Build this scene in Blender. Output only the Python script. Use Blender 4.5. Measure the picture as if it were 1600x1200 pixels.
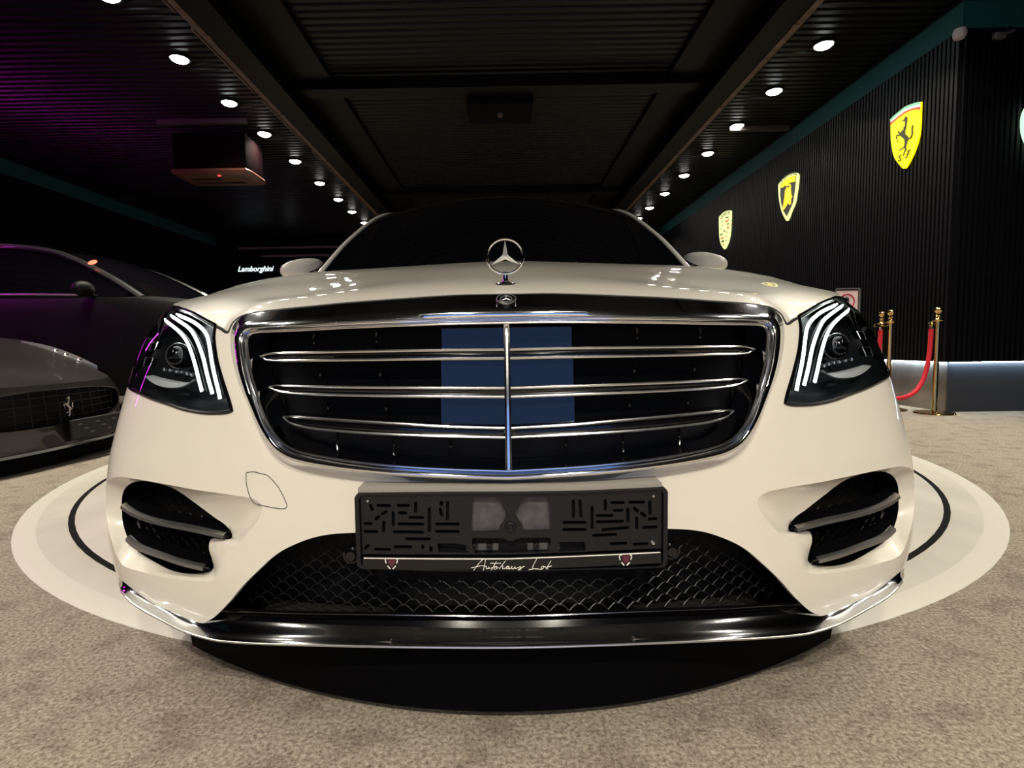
import bpy, bmesh, math, random
import numpy as np
from mathutils import Vector, Matrix
from mathutils.geometry import delaunay_2d_cdt
random.seed(7)
for o in list(bpy.data.objects): bpy.data.objects.remove(o)
SC = bpy.context.scene; COL = SC.collection
# ---------------------------------------------------------------- camera
cam = bpy.data.cameras.new('camera'); cam.sensor_width = 36.0; cam.lens = 36*840/1600; cam.shift_x = (800-781)/1600
cam.clip_start = .02; cam.clip_end = 80
cam_o = bpy.data.objects.new('camera', cam); COL.objects.link(cam_o)
def camera_matrix():
    f, roll = 840.0, math.radians(.85)
    cy = Vector(((785.5-781)/f, 61/f, -1)).normalized()
    cx = Vector((math.cos(roll), math.sin(roll), 0)); cx = (cx-cy*cx.dot(cy)).normalized()
    cz = cx.cross(cy); M = Matrix((cx, cy, cz))             # rows: world axes seen from the camera
    W = M.to_4x4(); W.translation = Vector((-.0075, 0, .70)); return W
cam_o.matrix_world = camera_matrix(); SC.camera = cam_o
# ---------------------------------------------------------------- world, exposure
wd = bpy.data.worlds.new('world'); SC.world = wd; wd.use_nodes = True
wd.node_tree.nodes['Background'].inputs[0].default_value = (.30, .32, .45, 1); wd.node_tree.nodes['Background'].inputs[1].default_value = .006
SC.view_settings.view_transform = 'Standard'; SC.view_settings.look = 'None'; SC.view_settings.gamma = 1
SC.view_settings.use_curve_mapping = False; SC.view_settings.exposure = 0.18
LAMP_W = 21.0                                                # watts of one ceiling spot
LAMP_COL = (1.0, .925, .775)
ROW_Y = [2.55, 3.72, 4.85, 5.87, 6.9, 7.9, 9.05, 10.2, 11.3, 12.4, 13.5]
ROW_BACK = [-5.5, -4.3, -3.1, -1.9, -.8, .3, 1.4]
# the large ceiling lights are built with their fixtures further down (spotlight)
'''
'''
# ---------------------------------------------------------------- mesh helpers
class MB:
    def __init__(s): s.v = []; s.f = []; s.m = []; s.mi = 0
    def add(s, vs, fs):
        b = len(s.v); s.v += [tuple(map(float, v)) for v in vs]; s.f += [tuple(i+b for i in f) for f in fs]; s.m += [s.mi]*len(fs); return s
    def box(s, a, b):
        x0, y0, z0 = a; x1, y1, z1 = b
        return s.add([(x0,y0,z0),(x1,y0,z0),(x1,y1,z0),(x0,y1,z0),(x0,y0,z1),(x1,y0,z1),(x1,y1,z1),(x0,y1,z1)],
                     [(0,3,2,1),(4,5,6,7),(0,1,5,4),(1,2,6,5),(2,3,7,6),(3,0,4,7)])
    def rbox(s, c, size, r=.02, seg=3):                       # rounded box
        bm = bmesh.new(); bmesh.ops.create_cube(bm, size=1); bmesh.ops.scale(bm, vec=size, verts=bm.verts)
        bmesh.ops.bevel(bm, geom=bm.edges[:], offset=r, segments=seg, profile=.5, affect='EDGES')
        bmesh.ops.translate(bm, vec=c, verts=bm.verts); bm.verts.index_update()
        s.add([v.co[:] for v in bm.verts], [[v.index for v in f.verts] for f in bm.faces]); bm.free(); return s
    def loft(s, rings, closed=True, cap0=False, cap1=False):
        n = len(rings[0]); b = len(s.v); vs = [p for r in rings for p in r]; fs = []
        for i in range(len(rings)-1):
            for j in range(n if closed else n-1):
                k = (j+1) % n; fs.append((i*n+j, i*n+k, (i+1)*n+k, (i+1)*n+j))
        if cap0: fs.append(tuple(range(n))[::-1])
        if cap1: fs.append(tuple(range((len(rings)-1)*n, len(rings)*n)))
        return s.add(vs, fs)
    def tube(s, pts, r, seg=6, closed=False, flat=None, cap=True):
        P = [Vector(p) for p in pts]; n = len(P); rings = []; up = None
        for i in range(n):
            a = P[(i-1) % n] if (closed or i > 0) else P[i]; b = P[(i+1) % n] if (closed or i < n-1) else P[i]
            t = (b-a); t = t.normalized() if t.length > 1e-9 else Vector((1, 0, 0))
            if up is None: up = Vector((0, 0, 1)) if abs(t.z) < .9 else Vector((0, 1, 0))
            if flat is not None: q = Vector(flat); sd = t.cross(q).normalized(); nn = sd.cross(t)
            else:
                sd = t.cross(up); sd = sd.normalized() if sd.length > 1e-6 else Vector((1, 0, 0)); nn = sd.cross(t); up = nn
            rr = r[i] if isinstance(r, list) else r
            ra, rb = rr if isinstance(rr, tuple) else (rr, rr)
            rings.append([P[i]+sd*math.cos(2*math.pi*k/seg)*ra+nn*math.sin(2*math.pi*k/seg)*rb for k in range(seg)])
        if closed: rings.append(rings[0])
        return s.loft(rings, True, cap and not closed, cap and not closed)
    def lathe(s, prof, c=(0,0,0), seg=24, axis='z'):
        rings = []
        for r, h in prof:
            ring = []
            for k in range(seg):
                a = 2*math.pi*k/seg; x, y = r*math.cos(a), r*math.sin(a)
                p = (x, y, h) if axis == 'z' else ((x, h, y) if axis == 'y' else (h, x, y)); ring.append((p[0]+c[0], p[1]+c[1], p[2]+c[2]))
            rings.append(ring)
        return s.loft(rings, True)
    def poly(s, outer, holes=(), fn=None, thick=None):        # filled 2-D polygon with holes, fn maps (a, b) to 3-D
        V, T = fill(outer, holes, None)
        P = [fn(a, b) for a, b in V]; s.add(P, T)
        return s
    def extrude(s, outer, fn0, fn1, holes=()):                # solid between two maps of one outline
        V, T = fill(outer, holes, None); s.add([fn0(a, b) for a, b in V], T); s.add([fn1(a, b) for a, b in V], [t[::-1] for t in T])
        for L in [outer]+list(holes): s.loft([[fn0(a, b) for a, b in L], [fn1(a, b) for a, b in L]], True)
        return s
    def build(s, name, mats, parent=None, smooth_deg=40, bevel=0, weld=False, flip=True):
        me = bpy.data.meshes.new(name); me.from_pydata(s.v, [], s.f)
        mats = mats if isinstance(mats, (list, tuple)) else [mats]
        for m in mats: me.materials.append(m)
        for p, i in zip(me.polygons, s.m): p.material_index = i
        bm = bmesh.new(); bm.from_mesh(me)
        if weld: bmesh.ops.remove_doubles(bm, verts=bm.verts, dist=weld)
        if flip: bmesh.ops.recalc_face_normals(bm, faces=bm.faces)
        bm.to_mesh(me); bm.free(); me.update()
        for p in me.polygons: p.use_smooth = smooth_deg > 0
        if smooth_deg > 0: me.set_sharp_from_angle(angle=math.radians(smooth_deg))
        o = bpy.data.objects.new(name, me); COL.objects.link(o)
        if parent is not None: o.parent = parent
        if bevel:
            b = o.modifiers.new('bevel', 'BEVEL'); b.width = bevel; b.segments = 2; b.limit_method = 'ANGLE'
        return o
def inside(poly, P):
    x, y = P[:, 0], P[:, 1]; r = np.zeros(len(P), bool); n = len(poly)
    for i in range(n):
        x0, y0 = poly[i]; x1, y1 = poly[(i+1) % n]
        if y0 == y1: continue
        c = ((y0 > y) != (y1 > y)) & (x < (x1-x0)*(y-y0)/(y1-y0)+x0); r ^= c
    return r
def fill(outer, holes=(), step=None, keep=.45):
    loops = [list(outer)]+[list(h) for h in holes]; V = []; E = []
    for L in loops:
        b = len(V); V += [tuple(map(float, p)) for p in L]; E += [(b+i, b+(i+1) % len(L)) for i in range(len(L))]
    if step:
        A = np.array(V); x = np.arange(A[:, 0].min()+step*.5, A[:, 0].max(), step); y = np.arange(A[:, 1].min()+step*.5, A[:, 1].max(), step)
        G = np.array([(a, b) for a in x for b in y]); m = inside(loops[0], G)
        for h in loops[1:]: m &= ~inside(h, G)
        G = G[m]
        B = A[[e[0] for e in E]]; Cc = A[[e[1] for e in E]]; d = np.full(len(G), 9.0)
        for p, q in zip(B, Cc):
            t = np.clip(((G-p)@(q-p))/max((q-p)@(q-p), 1e-12), 0, 1); d = np.minimum(d, np.hypot(*(G-p-t[:, None]*(q-p)).T))
        V += [tuple(g) for g in G[d > step*keep]]
    vo, _, fo, *_ = delaunay_2d_cdt([Vector(v) for v in V], E, [], 0, 1e-7)
    VV = np.array([v[:] for v in vo]); F = [tuple(f) for f in fo]; Cn = np.array([VV[list(f)].mean(axis=0) for f in F])
    m = inside(loops[0], Cn)
    for h in loops[1:]: m &= ~inside(h, Cn)
    return [tuple(v) for v in VV], [f for f, k in zip(F, m) if k]
def mirror_pts(L): return [(-x, *r) for x, *r in L]
# ---------------------------------------------------------------- tagging
def tag(o, label=None, cat=None, group=None, kind=None):
    if label: o['label'] = label
    if cat: o['category'] = cat
    if group: o['group'] = group
    if kind: o['kind'] = kind
    return o
def empty(name, loc=(0,0,0), rz=0, **k):
    o = bpy.data.objects.new(name, None); COL.objects.link(o); o.location = loc; o.rotation_euler = (0, 0, rz); o.empty_display_size = .1
    return tag(o, **k)
def copy_tree(o, parent=None):
    c = o.copy(); COL.objects.link(c); c.parent = parent
    for ch in [x for x in bpy.data.objects if x.parent == o]: copy_tree(ch, c)
    return c
# ---------------------------------------------------------------- materials
def mat(name, col, rough=.5, metal=0, coat=0, emit=None, es=0, spec=.5, noise=None, bump=None, ior=1.5):
    m = bpy.data.materials.new(name); m.use_nodes = True; nt = m.node_tree; b = nt.nodes['Principled BSDF']
    b.inputs['Base Color'].default_value = (*col, 1); b.inputs['Roughness'].default_value = rough; b.inputs['Metallic'].default_value = metal
    b.inputs['Coat Weight'].default_value = coat; b.inputs['Coat Roughness'].default_value = .03; b.inputs['Specular IOR Level'].default_value = spec; b.inputs['IOR'].default_value = ior
    if emit: b.inputs['Emission Color'].default_value = (*emit, 1); b.inputs['Emission Strength'].default_value = es
    if noise:                                                  # (scale, second colour, low, high)
        tc = nt.nodes.new('ShaderNodeTexCoord'); n = nt.nodes.new('ShaderNodeTexNoise'); n.inputs['Scale'].default_value = noise[0]; n.inputs['Detail'].default_value = 6
        r = nt.nodes.new('ShaderNodeValToRGB'); r.color_ramp.elements[0].position = noise[2]; r.color_ramp.elements[1].position = noise[3]
        r.color_ramp.elements[0].color = (*noise[1], 1); r.color_ramp.elements[1].color = (*col, 1)
        if len(noise) > 4: 
            mp = nt.nodes.new('ShaderNodeMapping'); mp.inputs['Scale'].default_value = noise[4]; nt.links.new(tc.outputs['Object'], mp.inputs[0]); nt.links.new(mp.outputs[0], n.inputs['Vector'])
        else: nt.links.new(tc.outputs['Object'], n.inputs['Vector'])
        nt.links.new(n.outputs['Fac'], r.inputs[0]); nt.links.new(r.outputs[0], b.inputs['Base Color'])
    if bump:                                                   # (scale, strength, distance)
        tc = nt.nodes.new('ShaderNodeTexCoord'); n = nt.nodes.new('ShaderNodeTexNoise'); n.inputs['Scale'].default_value = bump[0]; n.inputs['Detail'].default_value = 3
        bp = nt.nodes.new('ShaderNodeBump'); bp.inputs['Strength'].default_value = bump[1]; bp.inputs['Distance'].default_value = bump[2]
        nt.links.new(tc.outputs['Object'], n.inputs['Vector']); nt.links.new(n.outputs['Fac'], bp.inputs['Height']); nt.links.new(bp.outputs[0], b.inputs['Normal'])
    return m
def glass(name, tint, refl=1.0, ior=1.45, rough=.0):
    m = bpy.data.materials.new(name); m.use_nodes = True; nt = m.node_tree; nt.nodes.clear()
    out = nt.nodes.new('ShaderNodeOutputMaterial'); mx = nt.nodes.new('ShaderNodeMixShader'); t = nt.nodes.new('ShaderNodeBsdfTransparent'); g = nt.nodes.new('ShaderNodeBsdfGlossy')
    fr = nt.nodes.new('ShaderNodeFresnel'); fr.inputs[0].default_value = ior; t.inputs[0].default_value = (*tint, 1); g.inputs[0].default_value = (refl, refl, refl, 1); g.inputs['Roughness'].default_value = rough
    nt.links.new(fr.outputs[0], mx.inputs[0]); nt.links.new(t.outputs[0], mx.inputs[1]); nt.links.new(g.outputs[0], mx.inputs[2]); nt.links.new(mx.outputs[0], out.inputs[0]); return m
M = {}
M['paint'] = mat('white_paint', (.80,.755,.66), .35, coat=.8)
M['chrome'] = mat('chrome', (.84,.86,.90), .085, 1.0)
M['slatchrome'] = mat('louvre_chrome', (.88,.88,.90), .17, 1.0)
M['pearl'] = mat('pearl_reflector', (.82,.82,.80), .35, .3)
M['chrome2'] = mat('satin_chrome', (.80,.79,.78), .34, 1.0)
M['shadow'] = mat('shadow_black', (.0016,.0016,.0022), .8, spec=.05)  # black of the sheets that stand in for shadow under both noses
M['gloss'] = mat('gloss_black', (.003,.003,.004), .12)
M['black'] = mat('black_plastic', (.003,.003,.004), .6, spec=.2)
M['mesh'] = mat('grille_mesh_plastic', (.006,.006,.007), .32, spec=.4)
M['navy'] = mat('radar_glass', (.004,.007,.018), .03)
M['rubber'] = mat('rubber', (.012,.012,.012), .7)
M['holder'] = mat('plate_holder_plastic', (.0055,.0055,.0075), .42, spec=.35)
M['holderback'] = mat('grey_backing', (.09,.085,.085), .5, noise=(60,(.05,.048,.05),.35,.65))
M['strip'] = mat('plate_strip', (.008,.0075,.0075), .4, spec=.35)
M['letter'] = mat('white_print', (.80,.78,.72), .5)
M['maroon'] = mat('maroon_print', (.10,.018,.03), .5)
M['screw'] = mat('screw_metal', (.6,.58,.52), .25, 1.0)
M['lens'] = glass('lamp_lens', (.93,.94,.96), .65)
M['wind'] = mat('dark_windscreen', (.003,.003,.004), .02, spec=.6)
M['led'] = mat('led_white', (.9,.9,.9), .3, emit=(.90,1.0,.93), es=4.5)
M['lampin'] = mat('lamp_housing', (.012,.013,.016), .25)
M['lampchrome'] = mat('lamp_chrome', (.80,.81,.84), .25, 1.0)
M['carpet'] = mat('speckled_carpet', (.5,.5,.5), .95, spec=.2)
def carpet_nodes(m):
    nt = m.node_tree; b = nt.nodes['Principled BSDF']; tc = nt.nodes.new('ShaderNodeTexCoord'); L = nt.links.new
    def noise(sc, det, ro): 
        n = nt.nodes.new('ShaderNodeTexNoise'); n.inputs['Scale'].default_value = sc; n.inputs['Detail'].default_value = det; n.inputs['Roughness'].default_value = ro; L(tc.outputs['Object'], n.inputs['Vector']); return n
    def ramp(n, stops):
        r = nt.nodes.new('ShaderNodeValToRGB'); e = r.color_ramp.elements
        while len(e) < len(stops): e.new(.5)
        for q, (p, c) in zip(e, stops): q.position = p; q.color = (*c, 1)
        L(n.outputs['Fac'], r.inputs[0]); return r
    fine = noise(115, 9, .78); big = noise(9, 4, .6); fleck = noise(330, 2, .5)
    r1 = ramp(fine, [(.30,(.045,.033,.027)),(.43,(.20,.165,.13)),(.54,(.36,.31,.25)),(.70,(.56,.50,.42))]); r2 = ramp(big, [(.36,(.74,.72,.72)),(.50,(1,1,1))]); r3 = ramp(fleck, [(.66,(0,0,0)),(.74,(.35,.32,.28))])
    mx = nt.nodes.new('ShaderNodeMix'); mx.data_type = 'RGBA'; mx.blend_type = 'MULTIPLY'; mx.inputs[0].default_value = 1; L(r1.outputs[0], mx.inputs[6]); L(r2.outputs[0], mx.inputs[7])
    ad = nt.nodes.new('ShaderNodeMix'); ad.data_type = 'RGBA'; ad.blend_type = 'ADD'; ad.inputs[0].default_value = 1; L(mx.outputs[2], ad.inputs[6]); L(r3.outputs[0], ad.inputs[7]); L(ad.outputs[2], b.inputs['Base Color'])
    bp = nt.nodes.new('ShaderNodeBump'); bp.inputs['Strength'].default_value = .55; bp.inputs['Distance'].default_value = .005; L(fine.outputs['Fac'], bp.inputs['Height']); L(bp.outputs[0], b.inputs['Normal'])
carpet_nodes(M['carpet'])
M['turn'] = mat('turntable_board', (.59,.555,.49), .45, noise=(3.0,(.50,.47,.41),.38,.62,(1.0,.35,1.0)))
M['turnrim'] = mat('turntable_rim', (.62,.585,.52), .45)
M['groove'] = mat('turntable_gap', (.003,.003,.003), .8, spec=.1)
M['ceil'] = mat('black_corrugated_steel', (.0018,.0017,.0022), .42, spec=.25)
M['beam'] = mat('painted_steel_beam', (.0011,.001,.0011), .5, spec=.2)
M['flange'] = mat('lit_worn_flange', (.17,.115,.09), .5, noise=(9,(.055,.038,.032),.3,.7))  # brown includes the lamplight on the beam edges
M['conduit'] = mat('dull_conduit', (.035,.024,.02), .6)
M['slat'] = mat('black_slats', (.0017,.0017,.003), .5, spec=.2)
M['wallblack'] = mat('black_wall', (.002,.002,.003), .8, spec=.1)
M['teal'] = mat('teal_band', (.006,.05,.052), .7, spec=.2)
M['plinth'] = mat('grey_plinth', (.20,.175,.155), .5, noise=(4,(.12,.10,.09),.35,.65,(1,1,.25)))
M['ledstrip'] = mat('led_strip', (.8,.9,1), .5, emit=(.62,.84,1.0), es=42)
M['brass'] = mat('polished_brass', (.83,.60,.24), .12, 1.0)
M['rope'] = mat('red_velvet', (.62,.012,.03), .75)
M['lampface'] = mat('spot_face', (1,1,1), .5, emit=(1,.97,.90), es=30)
M['lampface2'] = mat('cool_spot_face', (1,1,1), .5, emit=(.92,1.0,1.0), es=30)
M['tyre'] = mat('tyre', (.01,.01,.01), .8)
M['darkpaint'] = mat('dark_grey_metallic', (.030,.027,.023), .32, .4, coat=.7)
M['blackpaint'] = mat('black_paint', (.0022,.0022,.0026), .5, spec=.22)
def emis(n, c, e): return mat(n, (.02,.02,.02), .4, emit=c, es=e)
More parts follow.
